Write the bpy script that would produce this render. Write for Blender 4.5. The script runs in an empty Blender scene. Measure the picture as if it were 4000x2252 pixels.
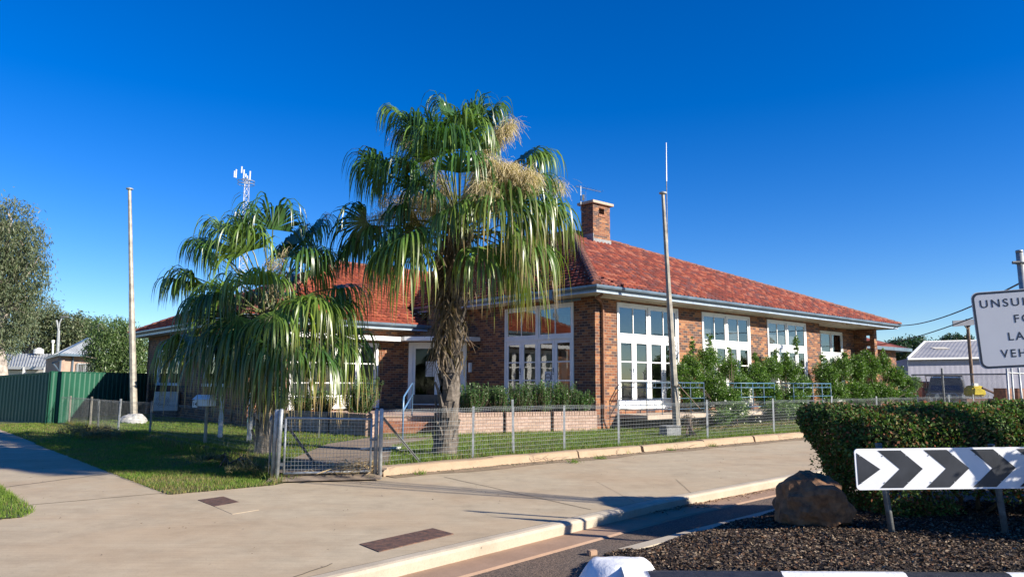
import bpy, bmesh, math, random
import numpy as np
from mathutils import Vector, Matrix
random.seed(7); rng = np.random.default_rng(7)
sc = bpy.context.scene; col = sc.collection
R = math.radians
# ------------------------------------------------------------------ camera
F, CX, CY, CH = 2858.0, 2000.0, 1126.0, 1.6
PITCH = math.atan((1490 - 1126) / F); ROLL = 0.0058
camd = bpy.data.cameras.new('camera'); cam = bpy.data.objects.new('camera', camd); col.objects.link(cam)
camd.sensor_width = 36; camd.lens = F / 4000 * 36; camd.clip_start = .1; camd.clip_end = 3000
CM = Matrix.Rotation(math.pi / 2 + PITCH, 3, 'X') @ Matrix.Rotation(ROLL, 3, 'Z')
cam.matrix_world = Matrix.Translation((0, 0, CH)) @ CM.to_4x4()
sc.camera = cam
# ------------------------------------------------------------------ sky and sun
SUN_AZ, SUN_EL = 115.6, 25.7
world = bpy.data.worlds.new('World'); sc.world = world; world.use_nodes = True
nt = world.node_tree; nt.nodes.clear()
sky = nt.nodes.new('ShaderNodeTexSky'); sky.sky_type = 'NISHITA'; sky.sun_disc = False
sky.sun_elevation = R(SUN_EL); sky.sun_rotation = R(SUN_AZ); sky.altitude = 250
sky.air_density = 1.0; sky.dust_density = 0.05; sky.ozone_density = 5.2
hs = nt.nodes.new('ShaderNodeHueSaturation'); hs.inputs['Saturation'].default_value = 1.33; hs.inputs['Hue'].default_value = 0.516
bg = nt.nodes.new('ShaderNodeBackground'); bg.inputs['Strength'].default_value = 0.083
wo = nt.nodes.new('ShaderNodeOutputWorld')
nt.links.new(sky.outputs[0], hs.inputs['Color']); nt.links.new(hs.outputs[0], bg.inputs[0]); nt.links.new(bg.outputs[0], wo.inputs[0])
sd = bpy.data.lights.new('sun', 'SUN'); sd.energy = 5.0; sd.angle = R(.5); sd.color = (1, .92, .80)
sun = bpy.data.objects.new('sun', sd); col.objects.link(sun); sun.location = (10, -6, 12)
SV = Vector((math.sin(R(SUN_AZ)) * math.cos(R(SUN_EL)), math.cos(R(SUN_AZ)) * math.cos(R(SUN_EL)), math.sin(R(SUN_EL))))
sun.rotation_euler = SV.to_track_quat('Z', 'Y').to_euler()
sc.view_settings.view_transform = 'Standard'; sc.view_settings.look = 'None'; sc.view_settings.exposure = 1.05; sc.view_settings.gamma = 1
# ------------------------------------------------------------------ survey helpers: where a sight line meets the ground
def ray(x, y): return CM @ Vector(((x - CX) / F, -(y - CY) / F, -1))
def G(x, y, z=0.0):
    d = ray(x, y); t = (z - CH) / d.z; return Vector((0, 0, CH)) + d * t
def D(x, y, dist):                                # point at a given distance straight ahead
    d = ray(x, y); return Vector((0, 0, CH)) + d * (dist / d.y)
K = G(2328, 1673, .18)
UA = R(49.08); U = Vector((math.sin(UA), math.cos(UA), 0)); V = Vector((-U.y, U.x, 0))
def W(a, b, z=0.0): return Vector((K.x + U.x * a + V.x * b, K.y + U.y * a + V.y * b, z))
BF = Matrix(((U.x, V.x, 0, K.x), (U.y, V.y, 0, K.y), (0, 0, 1, 0), (0, 0, 0, 1)))
def frame(p, deg=0.0): return Matrix.Translation(p) @ Matrix.Rotation(R(deg), 4, 'Z')
# ------------------------------------------------------------------ material helpers
def new_mat(name):
    m = bpy.data.materials.new(name); m.use_nodes = True; n = m.node_tree
    return m, n, n.nodes['Principled BSDF']
def lk(n, a, b): n.links.new(a, b)
def nd(n, t, **kw):
    x = n.nodes.new(t)
    for k, v in kw.items(): setattr(x, k, v)
    return x
def math_n(n, op, a, b=None, c=None):
    x = nd(n, 'ShaderNodeMath', operation=op)
    for i, q in enumerate((a, b, c)):
        if q is None: continue
        if isinstance(q, (int, float)): x.inputs[i].default_value = q
        else: lk(n, q, x.inputs[i])
    return x.outputs[0]
def ramp(n, fac, stops, interp='LINEAR'):
    r = nd(n, 'ShaderNodeValToRGB'); r.color_ramp.interpolation = interp
    e = r.color_ramp.elements
    while len(e) < len(stops): e.new(.5)
    for i, (p, c) in enumerate(stops): e[i].position = p; e[i].color = (*c, 1)
    lk(n, fac, r.inputs[0]); return r.outputs[0]
def noise(n, vec, scale, detail=4, rough=.55):
    x = nd(n, 'ShaderNodeTexNoise'); x.inputs['Scale'].default_value = scale; x.inputs['Detail'].default_value = detail; x.inputs['Roughness'].default_value = rough
    if vec is not None: lk(n, vec, x.inputs['Vector'])
    return x.outputs[0]
def mix(n, fac, a, b, mode='MIX'):
    x = nd(n, 'ShaderNodeMix', data_type='RGBA', blend_type=mode)
    for s, q in ((0, fac), (6, a), (7, b)):
        if isinstance(q, (int, float)): x.inputs[s].default_value = q
        elif isinstance(q, tuple): x.inputs[s].default_value = (*q, 1)
        else: lk(n, q, x.inputs[s])
    return x.outputs[2]
def bump(n, bs, h, strength=.4, dist=.01):
    b = nd(n, 'ShaderNodeBump'); b.inputs['Strength'].default_value = strength; b.inputs['Distance'].default_value = dist
    lk(n, h, b.inputs['Height']); lk(n, b.outputs[0], bs.inputs['Normal'])
def pos(n): return nd(n, 'ShaderNodeNewGeometry').outputs['Position']
def plain(name, c, rough=.6, metal=0.0, var=.18, scale=3.0, spec=.5, bmp=.0, c2=None, bscale=60):
    m, n, b = new_mat(name); p = pos(n)
    f = noise(n, p, scale, 6, .65)
    c2 = c2 or tuple(max(0, x * (1 - var * 1.6)) for x in c); c1 = tuple(min(1, x * (1 + var)) for x in c)
    lk(n, ramp(n, f, [(.32, c2), (.68, c1)]), b.inputs['Base Color'])
    b.inputs['Roughness'].default_value = rough; b.inputs['Metallic'].default_value = metal; b.inputs['Specular IOR Level'].default_value = spec
    if bmp: bump(n, b, noise(n, p, bscale, 4), bmp, .01)
    return m
def brick_mat(name, cols, mortar, bw=.24, bh=.086, rot=False, mw=.006, dirt=.25):
    m, n, b = new_mat(name)
    uv = nd(n, 'ShaderNodeUVMap'); s = nd(n, 'ShaderNodeSeparateXYZ'); lk(n, uv.outputs[0], s.inputs[0])
    x, y = s.outputs[0], s.outputs[1]
    row = math_n(n, 'FLOOR', math_n(n, 'DIVIDE', y, bh))
    xs = math_n(n, 'ADD', math_n(n, 'DIVIDE', x, bw), math_n(n, 'MULTIPLY', math_n(n, 'MODULO', row, 2.0), .5))
    cl = math_n(n, 'FLOOR', xs)
    cmb = nd(n, 'ShaderNodeCombineXYZ'); lk(n, cl, cmb.inputs[0]); lk(n, row, cmb.inputs[1])
    wn = nd(n, 'ShaderNodeTexWhiteNoise', noise_dimensions='2D'); lk(n, cmb.outputs[0], wn.inputs['Vector'])
    k = len(cols); bc = ramp(n, wn.outputs[0], [(i / k, c) for i, c in enumerate(cols)], 'CONSTANT')
    p = pos(n); blot = noise(n, p, 18, 3); bc = mix(n, .45, bc, ramp(n, blot, [(.3, (.3, .3, .3)), (.7, (1, 1, 1))]), 'MULTIPLY')
    big = noise(n, p, .6, 3); bc = mix(n, dirt, bc, ramp(n, big, [(.3, (.45, .42, .4)), (.7, (1, 1, 1))]), 'MULTIPLY')
    fx = math_n(n, 'ABSOLUTE', math_n(n, 'SUBTRACT', math_n(n, 'FRACT', xs), .5)); fy = math_n(n, 'ABSOLUTE', math_n(n, 'SUBTRACT', math_n(n, 'FRACT', math_n(n, 'DIVIDE', y, bh)), .5))
    mk = math_n(n, 'MAXIMUM', math_n(n, 'GREATER_THAN', fx, .5 - mw / bw), math_n(n, 'GREATER_THAN', fy, .5 - mw / bh))
    lk(n, mix(n, mk, bc, mortar), b.inputs['Base Color']); b.inputs['Roughness'].default_value = .85
    h = math_n(n, 'ADD', math_n(n, 'SUBTRACT', 1.0, mk), math_n(n, 'MULTIPLY', blot, .4)); bump(n, b, h, .7, .006)
    return m
def tile_mat(name, cols):
    m, n, b = new_mat(name)
    uv = nd(n, 'ShaderNodeUVMap'); fl = nd(n, 'ShaderNodeVectorMath', operation='FLOOR'); lk(n, uv.outputs[0], fl.inputs[0])
    wn = nd(n, 'ShaderNodeTexWhiteNoise', noise_dimensions='2D'); lk(n, fl.outputs[0], wn.inputs['Vector'])
    c = ramp(n, wn.outputs[0], [(i / len(cols), q) for i, q in enumerate(cols)], 'CONSTANT')
    p = pos(n); f = noise(n, p, 9, 5, .7); c = mix(n, .4, c, ramp(n, f, [(.35, (.35, .3, .3)), (.62, (1, 1, 1))]), 'MULTIPLY'); st = noise(n, p, .8, 5, .7); c = mix(n, .3, c, ramp(n, st, [(.36, (.55, .5, .5)), (.6, (1, 1, 1))]), 'MULTIPLY')
    g = noise(n, p, 40, 3); c = mix(n, ramp(n, g, [(.62, (0, 0, 0)), (.75, (.14, .14, .14))]), c, (.36, .28, .2))
    lk(n, c, b.inputs['Base Color']); b.inputs['Roughness'].default_value = .8; b.inputs['Specular IOR Level'].default_value = .2
    bump(n, b, g, .3, .01); return m
def glass_mat(name, tint=(.8, .85, .85), refl=1.0, dark=.5):
    m = bpy.data.materials.new(name); m.use_nodes = True; n = m.node_tree; n.nodes.clear()
    tr = nd(n, 'ShaderNodeBsdfTransparent'); tr.inputs[0].default_value = (*[t * dark for t in tint], 1)
    gl = nd(n, 'ShaderNodeBsdfGlossy'); gl.inputs['Roughness'].default_value = .03; gl.inputs['Color'].default_value = (.9, .93, .95, 1)
    fr = nd(n, 'ShaderNodeFresnel'); fr.inputs[0].default_value = 1.6
    fac = math_n(n, 'MINIMUM', math_n(n, 'MULTIPLY_ADD', fr.outputs[0], 1.3 * refl, .08 * refl), 1.0)
    # old panes are never quite flat
    bp = nd(n, 'ShaderNodeBump'); bp.inputs['Strength'].default_value = .07; bp.inputs['Distance'].default_value = .02; lk(n, noise(n, pos(n), 2.2, 2), bp.inputs['Height']); lk(n, bp.outputs[0], gl.inputs['Normal'])
    mx = nd(n, 'ShaderNodeMixShader'); lk(n, fac, mx.inputs[0]); lk(n, tr.outputs[0], mx.inputs[1]); lk(n, gl.outputs[0], mx.inputs[2])
    o = nd(n, 'ShaderNodeOutputMaterial'); lk(n, mx.outputs[0], o.inputs[0]); return m
def leaf_mat(name, rough=.4, trans=.3, var=.35, spec=.5, tint=(1, 1, 1)):
    # colour comes from the leaf's own vertex colour, varied per spot; leaves also let light through
    m = bpy.data.materials.new(name); m.use_nodes = True; n = m.node_tree; b = n.nodes['Principled BSDF']; o = n.nodes['Material Output']
    a = nd(n, 'ShaderNodeVertexColor', layer_name='col')
    f = noise(n, pos(n), 7, 3); c = mix(n, var, a.outputs[0], ramp(n, f, [(.3, (.45, .45, .45)), (.7, (1.25, 1.25, 1.2))]), 'MULTIPLY')
    c = mix(n, 1.0, c, tint, 'MULTIPLY')
    lk(n, c, b.inputs['Base Color']); b.inputs['Roughness'].default_value = rough; b.inputs['Specular IOR Level'].default_value = spec
    t = nd(n, 'ShaderNodeBsdfTranslucent'); lk(n, mix(n, 1.0, c, (1.3, 1.5, .6), 'MULTIPLY'), t.inputs[0])
    mx = nd(n, 'ShaderNodeMixShader'); mx.inputs[0].default_value = trans; lk(n, b.outputs[0], mx.inputs[1]); lk(n, t.outputs[0], mx.inputs[2]); lk(n, mx.outputs[0], o.inputs[0])
    return m
# concrete with stains, brush lines, small pits
def concrete(name, c, stain=.5, red=.25, streak=True):
    m, n, b = new_mat(name); p = pos(n)
    f1 = noise(n, p, .45, 5, .6); f2 = noise(n, p, 2.6, 6, .7); f3 = noise(n, p, 60, 3)
    base = ramp(n, f2, [(.3, tuple(x * .86 for x in c)), (.7, tuple(min(1, x * 1.08) for x in c))])
    base = mix(n, ramp(n, f1, [(.42, (0, 0, 0)), (.62, (red, red, red))]), base, (c[0] * .92, c[1] * .76, c[2] * .64))
    f4 = noise(n, p, 1.1, 6, .75); base = mix(n, stain, base, ramp(n, f4, [(.3, (.62, .6, .58)), (.52, (1, 1, 1))]), 'MULTIPLY')
    base = mix(n, .35, base, ramp(n, f3, [(.25, (.55, .55, .55)), (.5, (1, 1, 1))]), 'MULTIPLY')
    vs = nd(n, 'ShaderNodeTexVoronoi'); vs.inputs['Scale'].default_value = 3.1; lk(n, p, vs.inputs['Vector'])
    base = mix(n, ramp(n, vs.outputs['Distance'], [(.018, (.75, .75, .75)), (.045, (0, 0, 0))]), base, (.06, .05, .04))
    if streak:
        mp = nd(n, 'ShaderNodeMapping'); mp.inputs['Rotation'].default_value = (0, 0, UA - math.pi/2 + .12); mp.inputs['Scale'].default_value = (.35, 9, 1); lk(n, p, mp.inputs['Vector'])
        base = mix(n, .3, base, ramp(n, noise(n, mp.outputs[0], 2.2, 4, .7), [(.35, (.74, .72, .70)), (.55, (1, 1, 1))]), 'MULTIPLY')
    lk(n, base, b.inputs['Base Color']); b.inputs['Roughness'].default_value = .88; b.inputs['Specular IOR Level'].default_value = .3
    bump(n, b, f3, .25, .004); return m
def mulch_mat(name, cols, scale):
    m, n, b = new_mat(name); p = pos(n)
    v = nd(n, 'ShaderNodeTexVoronoi'); v.inputs['Scale'].default_value = scale; lk(n, p, v.inputs['Vector'])
    s = nd(n, 'ShaderNodeSeparateColor'); lk(n, v.outputs['Color'], s.inputs[0])
    c = ramp(n, s.outputs[0], [(i / len(cols), q) for i, q in enumerate(cols)], 'CONSTANT')
    lk(n, c, b.inputs['Base Color']); b.inputs['Roughness'].default_value = .9; bump(n, b, v.outputs['Distance'], .6, .02); return m
# ------------------------------------------------------------------ materials
bricks = [(.31, .125, .05), (.23, .08, .034), (.16, .062, .032), (.38, .17, .07), (.09, .045, .034), (.23, .08, .034), (.075, .042, .038), (.29, .115, .046), (.17, .06, .028), (.11, .055, .046)]
M = {}
M['brick'] = brick_mat('house_brick', bricks, (.27, .20, .14))
M['brick_paint'] = brick_mat('painted_brick', [(.50, .35, .27), (.45, .31, .24), (.54, .38, .30), (.47, .33, .25)], (.24, .16, .12), .24, .086, mw=.007, dirt=.3)
M['step_brick'] = brick_mat('step_brick', [(.33, .13, .07), (.26, .10, .06), (.38, .16, .08)], (.30, .2, .14), .08, .14, mw=.005)
M['tiles'] = tile_mat('roof_tiles', [(.19, .040, .026), (.13, .030, .023), (.25, .070, .042), (.11, .027, .022), (.17, .038, .026), (.095, .03, .028), (.26, .09, .06), (.15, .035, .028), (.21, .05, .028), (.12, .045, .045)])
M['tiles_wing'] = tile_mat('wing_tiles', [(.25, .058, .030), (.21, .048, .027), (.29, .08, .042), (.24, .056, .03), (.17, .04, .024)])
M['ridge'] = plain('ridge_tile', (.22, .085, .055), .8, var=.5, scale=8, bmp=.4)
M['white'] = plain('white_paint', (.74, .74, .72), .45, var=.05, scale=3)
M['fascia'] = plain('grey_blue_paint', (.10, .14, .18), .35, var=.12, scale=1.5)
M['gutter'] = plain('gutter_steel', (.13, .18, .225), .3, metal=.25, var=.2, scale=2)
M['soffit'] = plain('soffit_board', (.56, .53, .46), .7, var=.12, scale=2)
M['cream'] = plain('cream_paint', (.62, .58, .48), .6)
M['glass'] = glass_mat('window_glass')
M['dark_glass'] = glass_mat('door_glass', dark=.35, refl=.6)
M['entry_glass'] = glass_mat('entry_glass', dark=.12, refl=.25)
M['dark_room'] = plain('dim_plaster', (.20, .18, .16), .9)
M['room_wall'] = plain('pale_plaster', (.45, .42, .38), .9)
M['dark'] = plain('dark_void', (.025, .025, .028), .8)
M['curtain'] = plain('curtain', (.55, .55, .55), .9, var=.1, scale=10)
M['rust_pipe'] = plain('rusted_pipe', (.24, .10, .045), .6, var=.35, scale=9, c2=(.10, .05, .03))
M['rust'] = plain('rusty_plate', (.11, .055, .035), .75, var=.5, scale=14, bmp=.5, c2=(.04, .028, .024))
M['blue_rail'] = plain('blue_rail_paint', (.075, .17, .26), .4, var=.2, scale=10)
M['dark_rail'] = plain('dark_blue_rail_paint', (.06, .11, .17), .5, var=.3, scale=10)
M['hand_blue'] = plain('handrail_paint', (.10, .20, .34), .3, var=.1)
M['galv'] = plain('galvanised_steel', (.36, .38, .38), .5, metal=.35, var=.22, scale=12)
M['galv_dark'] = plain('weathered_steel', (.17, .18, .175), .6, metal=.2, var=.35, scale=9)
M['wire'] = plain('fence_wire', (.27, .29, .29), .45, metal=.3, var=.1)
M['pole'] = plain('weathered_pole', (.30, .27, .21), .55, metal=.1, var=.3, scale=4, c2=(.15, .14, .12))
M['footpath'] = concrete('footpath_concrete', (.43, .355, .245), .45, .4)
M['kerbc'] = concrete('kerb_concrete', (.44, .38, .29), .35, .1, False)
M['wallc'] = concrete('kerb_wall_concrete', (.36, .27, .18), .55, .3, False)
M['gutterc'] = concrete('gutter_concrete', (.33, .22, .15), .35, .3, False)
M['pathc'] = concrete('garden_path_concrete', (.24, .19, .14), .35, .2, False)
M['ledge'] = concrete('ledge_concrete', (.44, .36, .28), .4, .1, False)
m, n, b = new_mat('asphalt'); p = pos(n)
f = noise(n, p, .5, 4); g = noise(n, p, 55, 4, .8)
c = mix(n, ramp(n, f, [(.28, (.2, .2, .2)), (.55, (.9, .9, .9))]), ramp(n, g, [(.38, (.022, .021, .02)), (.5, (.07, .065, .058)), (.68, (.17, .155, .14))]), ramp(n, g, [(.40, (.045, .03, .022)), (.62, (.21, .14, .095))]))
lk(n, c, b.inputs['Base Color']); b.inputs['Roughness'].default_value = .9; bump(n, b, g, .9, .012); M['asphalt'] = m
M['soil'] = plain('lawn_soil', (.07, .085, .03), .95, var=.4, scale=1.2, c2=(.045, .06, .02), bmp=.6)
M['dirt'] = plain('dirt', (.22, .155, .095), .95, var=.3, scale=3, c2=(.13, .10, .06), bmp=.8, bscale=25)
M['far'] = plain('dry_ground', (.20, .17, .09), .95, var=.3, scale=.3, c2=(.10, .12, .05))
M['mulchbed'] = mulch_mat('mulch_bed', [(.02, .016, .013), (.04, .028, .02), (.012, .01, .009), (.07, .05, .035), (.025, .02, .018)], 55)
M['kerb_white'] = plain('kerb_white_paint', (.74, .75, .76), .5, var=.08, scale=5, bmp=.5, bscale=30)
M['kerb_black'] = plain('kerb_black_paint', (.022, .022, .023), .5, var=.3, scale=10, bmp=.5, bscale=30)
M['green_fence'] = plain('green_steel', (.020, .095, .058), .45, var=.1, scale=1)
M['bark'] = plain('palm_bark', (.125, .105, .085), .9, var=.55, scale=9, c2=(.05, .04, .03), bmp=1.0, bscale=22)
M['gumbark'] = plain('gum_bark', (.36, .31, .26), .8, var=.4, scale=3)
M['twig'] = plain('twig', (.10, .07, .045), .9)
M['straw'] = leaf_mat('straw_fibre', .7, .3, .4)
M['palm_leaf'] = leaf_mat('palm_frond', .33, .32, .45, .55)
M['leaf'] = leaf_mat('shrub_leaf', .42, .3, .4, .45)
M['hedge_leaf'] = leaf_mat('hedge_leaf', .65, .22, .3, .2)
M['gum_leaf'] = leaf_mat('gum_leaf', .55, .2, .3, .3)
M['grass'] = leaf_mat('grass_blade', .6, .35, .5, .25)
M['chips'] = leaf_mat('bark_chip', .85, .0, .3, .2)
M['boulder'] = plain('rock', (.20, .10, .045), .9, var=.5, scale=9, c2=(.07, .04, .025), bmp=1.0, bscale=14)
M['pale_rock'] = plain('pale_rock', (.42, .42, .40), .85, var=.3, scale=5, c2=(.30, .29, .27), bmp=.8, bscale=12)
M['sign_white'] = plain('sign_sheet', (.60, .61, .62), .4, var=.02)
M['sign_ink'] = plain('sign_ink', (.022, .03, .045), .4, var=.05)
M['chev_white'] = plain('chevron_sheet', (.78, .79, .80), .35, var=.03, scale=2)
M['chev_black'] = plain('chevron_ink', (.03, .033, .04), .4, var=.25, scale=4)
M['tin'] = plain('shed_steel', (.27, .27, .33), .5, var=.06)
M['tin_roof'] = plain('roof_steel', (.30, .29, .27), .4, var=.15, scale=.6)
M['grey_roof'] = plain('old_iron_roof', (.30, .32, .33), .5, var=.2, scale=.7)
M['car'] = plain('dark_car_paint', (.05, .055, .06), .25, var=.1)
M['tyre'] = plain('tyre', (.02, .02, .02), .8)
M['chrome'] = plain('bar_steel', (.5, .5, .5), .25, metal=.8, var=.1)
M['red'] = plain('red_paint', (.62, .05, .02), .4)
M['yellow'] = plain('yellow_paint', (.65, .50, .03), .4)
M['black'] = plain('black_plastic', (.02, .02, .022), .5)
M['lens'] = plain('lamp_lens', (.7, .72, .75), .1, metal=.3)
M['timber'] = plain('old_timber', (.20, .13, .08), .8, var=.3, scale=6)
M['paper'] = plain('paper', (.62, .62, .60), .8, var=.05)
M['pit'] = plain('pit_lid', (.22, .23, .23), .8, var=.2, scale=8)
M['plaster'] = plain('house_render', (.36, .25, .19), .8, var=.1)
M['fruit'] = plain('orange_plastic', (.75, .22, .03), .5)
M['crack'] = plain('dark_joint', (.05, .042, .032), .9)  # dark colour of the joints and cracks themselves
# ------------------------------------------------------------------ mesh builder
class MB:
    def __init__(s, fr=None): s.v = []; s.f = []; s.m = []; s.mi = 0; s.M = fr; s.c = None
    def add(s, vs, fs):
        k = len(s.v)
        if s.M is not None: vs = [s.M @ Vector(q) for q in vs]
        s.v += [tuple(q) for q in vs]; s.f += [tuple(k + i for i in f) for f in fs]; s.m += [s.mi] * len(fs); return s
    def box(s, x0, x1, y0, y1, z0, z1):
        return s.add([(x0, y0, z0), (x1, y0, z0), (x1, y1, z0), (x0, y1, z0), (x0, y0, z1), (x1, y0, z1), (x1, y1, z1), (x0, y1, z1)],
                     [(0, 3, 2, 1), (4, 5, 6, 7), (0, 1, 5, 4), (1, 2, 6, 5), (2, 3, 7, 6), (3, 0, 4, 7)])
    def prism(s, pts, z0, z1):                     # plan polygon (counter-clockwise) between two heights; z may be callables
        n = len(pts); a = [(p[0], p[1], z0) for p in pts] + [(p[0], p[1], z1) for p in pts]
        return s.add(a, [tuple(reversed(range(n))), tuple(range(n, 2 * n))] + [(i, (i + 1) % n, n + (i + 1) % n, n + i) for i in range(n)])
    def bar(s, p, q, w, h=None, up=(0, 0, 1)):      # rectangular bar from p to q
        h = h or w; p = Vector(p); q = Vector(q); d = (q - p).normalized(); a = d.cross(Vector(up))
        if a.length < 1e-4: a = d.cross(Vector((1, 0, 0)))
        a.normalize(); b_ = a.cross(d); o = [a * (sx * w / 2) + b_ * (sy * h / 2) for sx, sy in ((-1, -1), (1, -1), (1, 1), (-1, 1))]
        return s.add([p + x for x in o] + [q + x for x in o], [(3, 2, 1, 0), (4, 5, 6, 7), (0, 1, 5, 4), (1, 2, 6, 5), (2, 3, 7, 6), (3, 0, 4, 7)])
    def tube(s, pts, r, n=8, caps=True):
        pts = [Vector(p) for p in pts]; rs = r if isinstance(r, (list, tuple)) else [r] * len(pts)
        vs = []; fs = []; prev = None
        for i, p in enumerate(pts):
            d = (pts[min(i + 1, len(pts) - 1)] - pts[max(i - 1, 0)]).normalized()
            a = prev - d * prev.dot(d) if prev is not None else d.cross(Vector((0, 0, 1)))
            if a.length < 1e-4: a = d.cross(Vector((1, 0, 0)))
            a.normalize(); prev = a; b_ = d.cross(a)
            vs += [p + (a * math.cos(2 * math.pi * k / n) + b_ * math.sin(2 * math.pi * k / n)) * rs[i] for k in range(n)]
        for i in range(len(pts) - 1):
            for k in range(n): fs.append((i * n + k, i * n + (k + 1) % n, (i + 1) * n + (k + 1) % n, (i + 1) * n + k))
        if caps: fs += [tuple(reversed(range(n))), tuple(range((len(pts) - 1) * n, len(pts) * n))]
        return s.add(vs, fs)
    def disc(s, c, r, h, n=20, axis='Z'):
        c = Vector(c); ax = {'Z': Vector((0, 0, 1)), 'Y': Vector((0, 1, 0)), 'X': Vector((1, 0, 0))}[axis]
        return s.tube([c - ax * h / 2, c + ax * h / 2], r, n)
    def ring(s, c, r, t, a, b_, n=20):               # torus-like ring in the plane of a, b_
        c = Vector(c); pts = [c + Vector(a) * math.cos(2 * math.pi * k / n) * r + Vector(b_) * math.sin(2 * math.pi * k / n) * r for k in range(n + 1)]
        return s.tube(pts, t, 6, False)
    def build(s, name, mat, parent=None, at=None, bevel=0, smooth=False, cols=None):
        off = Vector(at) if at is not None else (Vector(parent['_o']) if parent is not None and '_o' in parent else Vector((0, 0, 0)))
        me = bpy.data.meshes.new(name); me.from_pydata([Vector(q) - off for q in s.v], [], s.f)
        mats = mat if isinstance(mat, list) else [mat]
        for x in mats: me.materials.append(x)
        if len(mats) > 1: me.polygons.foreach_set('material_index', s.m)
        me.validate(); 
        if bevel:
            bm = bmesh.new(); bm.from_mesh(me); bmesh.ops.remove_doubles(bm, verts=bm.verts, dist=1e-5)
            bmesh.ops.bevel(bm, geom=[e for e in bm.edges if len(e.link_faces) == 2 and e.calc_face_angle(0) > .5], offset=bevel, segments=2, affect='EDGES', clamp_overlap=True)
            bm.to_mesh(me); bm.free()
        box_uv(me, off)
        if smooth: me.polygons.foreach_set('use_smooth', [True] * len(me.polygons))
        return link(me, name, parent, off)
def box_uv(me, off=Vector((0, 0, 0))):
    if not len(me.polygons): return
    uv = me.uv_layers.new(name='UVMap'); out = np.empty(len(me.loops) * 2, 'f')
    co = np.empty(len(me.vertices) * 3, 'f'); me.vertices.foreach_get('co', co); co = co.reshape(-1, 3) + np.array(off)
    for p in me.polygons:
        nn = p.normal
        if abs(nn.z) > .75: a = np.array((U.x, U.y, 0)); b_ = np.array((V.x, V.y, 0))
        else:
            t = Vector((-nn.y, nn.x, 0)).normalized(); a = np.array(t); b_ = np.array((0, 0, 1.0))
        for li in p.loop_indices:
            q = co[me.loops[li].vertex_index] - np.array((K.x, K.y, 0)); out[2 * li] = q @ a + 50; out[2 * li + 1] = q @ b_ + 50 * (abs(nn.z) > .75) + 8.6
    uv.data.foreach_set('uv', out)
def link(me, name, parent=None, off=(0, 0, 0)):
    o = bpy.data.objects.new(name, me); col.objects.link(o)
    if parent is not None: o.parent = parent; o.location = Vector(off) - Vector(parent['_o'])
    else: o.location = off
    o['_o'] = tuple(off); return o
def tag(o, label=None, cat=None, group=None, kind=None):
    for k, x in (('label', label), ('category', cat), ('group', group), ('kind', kind)):
        if x: o[k] = x
    return o
def thing(name, label, cat, at, group=None):
    o = bpy.data.objects.new(name, None); col.objects.link(o); o.location = at; o['_o'] = tuple(at); o.empty_display_size = .2
    return tag(o, label, cat, group)
def struct(mb, name, mat, **kw): return tag(mb.build(name, mat, **kw), kind='structure')
def np_mesh(name, verts, faces4, mat, parent=None, off=(0, 0, 0), cols=None, tri=False, smooth=False):
    """verts (n,3), faces (m,3|4) ndarray, cols (n,3) linear"""
    me = bpy.data.meshes.new(name); nv = len(verts); nf, k = faces4.shape
    me.vertices.add(nv); me.vertices.foreach_set('co', (verts - np.array(off)).astype('f').ravel())
    me.loops.add(nf * k); me.loops.foreach_set('vertex_index', faces4.astype('i').ravel())
    me.polygons.add(nf); me.polygons.foreach_set('loop_start', np.arange(0, nf * k, k, dtype='i')); me.polygons.foreach_set('loop_total', np.full(nf, k, 'i'))
    me.materials.append(mat)
    if cols is not None:
        ca = me.color_attributes.new('col', 'FLOAT_COLOR', 'POINT'); ca.data.foreach_set('color', np.c_[cols, np.ones(nv)].astype('f').ravel())
    me.update(calc_edges=True)
    if smooth: me.polygons.foreach_set('use_smooth', [True] * nf)
    return link(me, name, parent, off)
def copy_tree(o, parent=None, at=None):
    c = o.copy(); col.objects.link(c); c.parent = parent
    if at is not None: c.location = at; c['_o'] = tuple(at)
    for ch in [x for x in bpy.data.objects if x.parent == o]: copy_tree(ch, c)
    return c
def leaves(P, size, lw=.45, up=.0, hang=.0, pal=None, seed=1):
    """diamond leaves at points P (n,3): returns verts, faces, cols"""
    r = np.random.default_rng(seed); n = len(P)
    d = r.normal(size=(n, 3)); d[:, 2] += up - hang * 2.0; d /= np.linalg.norm(d, axis=1)[:, None]
    s = np.cross(d, r.normal(size=(n, 3))); s /= np.linalg.norm(s, axis=1)[:, None]
    L = (size * r.uniform(.6, 1.3, n))[:, None]
    a = P; b_ = P + d * L * .5 + s * L * lw * .5; c = P + d * L; e = P + d * L * .5 - s * L * lw * .5
    vs = np.stack([a, b_, c, e], 1).reshape(-1, 3); fs = np.arange(4 * n).reshape(n, 4)
    pal = np.array(pal); cc = pal[r.integers(0, len(pal), n)] * r.uniform(.75, 1.25, (n, 1)); return vs, fs, np.repeat(cc, 4, 0)
def blob_points(blobs, n, r, shell=.55, ex=.8):
    """points in ellipsoid blobs (x,y,z,rx,ry,rz), gathered in clumps"""
    out = []
    vol = np.array([b_[3] * b_[4] * b_[5] for b_ in blobs]) ** ex; vol /= vol.sum()
    for b_, w in zip(blobs, vol):
        k = int(n * w); nc = max(6, k // 26)
        d = r.normal(size=(nc, 3)); d /= np.linalg.norm(d, axis=1)[:, None]; rad = r.uniform(shell, 1.0, (nc, 1)) ** .7
        cen = d * rad * np.array(b_[3:6]) + np.array(b_[:3])
        idx = r.integers(0, nc, k); out.append(cen[idx] + r.normal(size=(k, 3)) * min(b_[3:6]) * .17)
    return np.concatenate(out)
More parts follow.
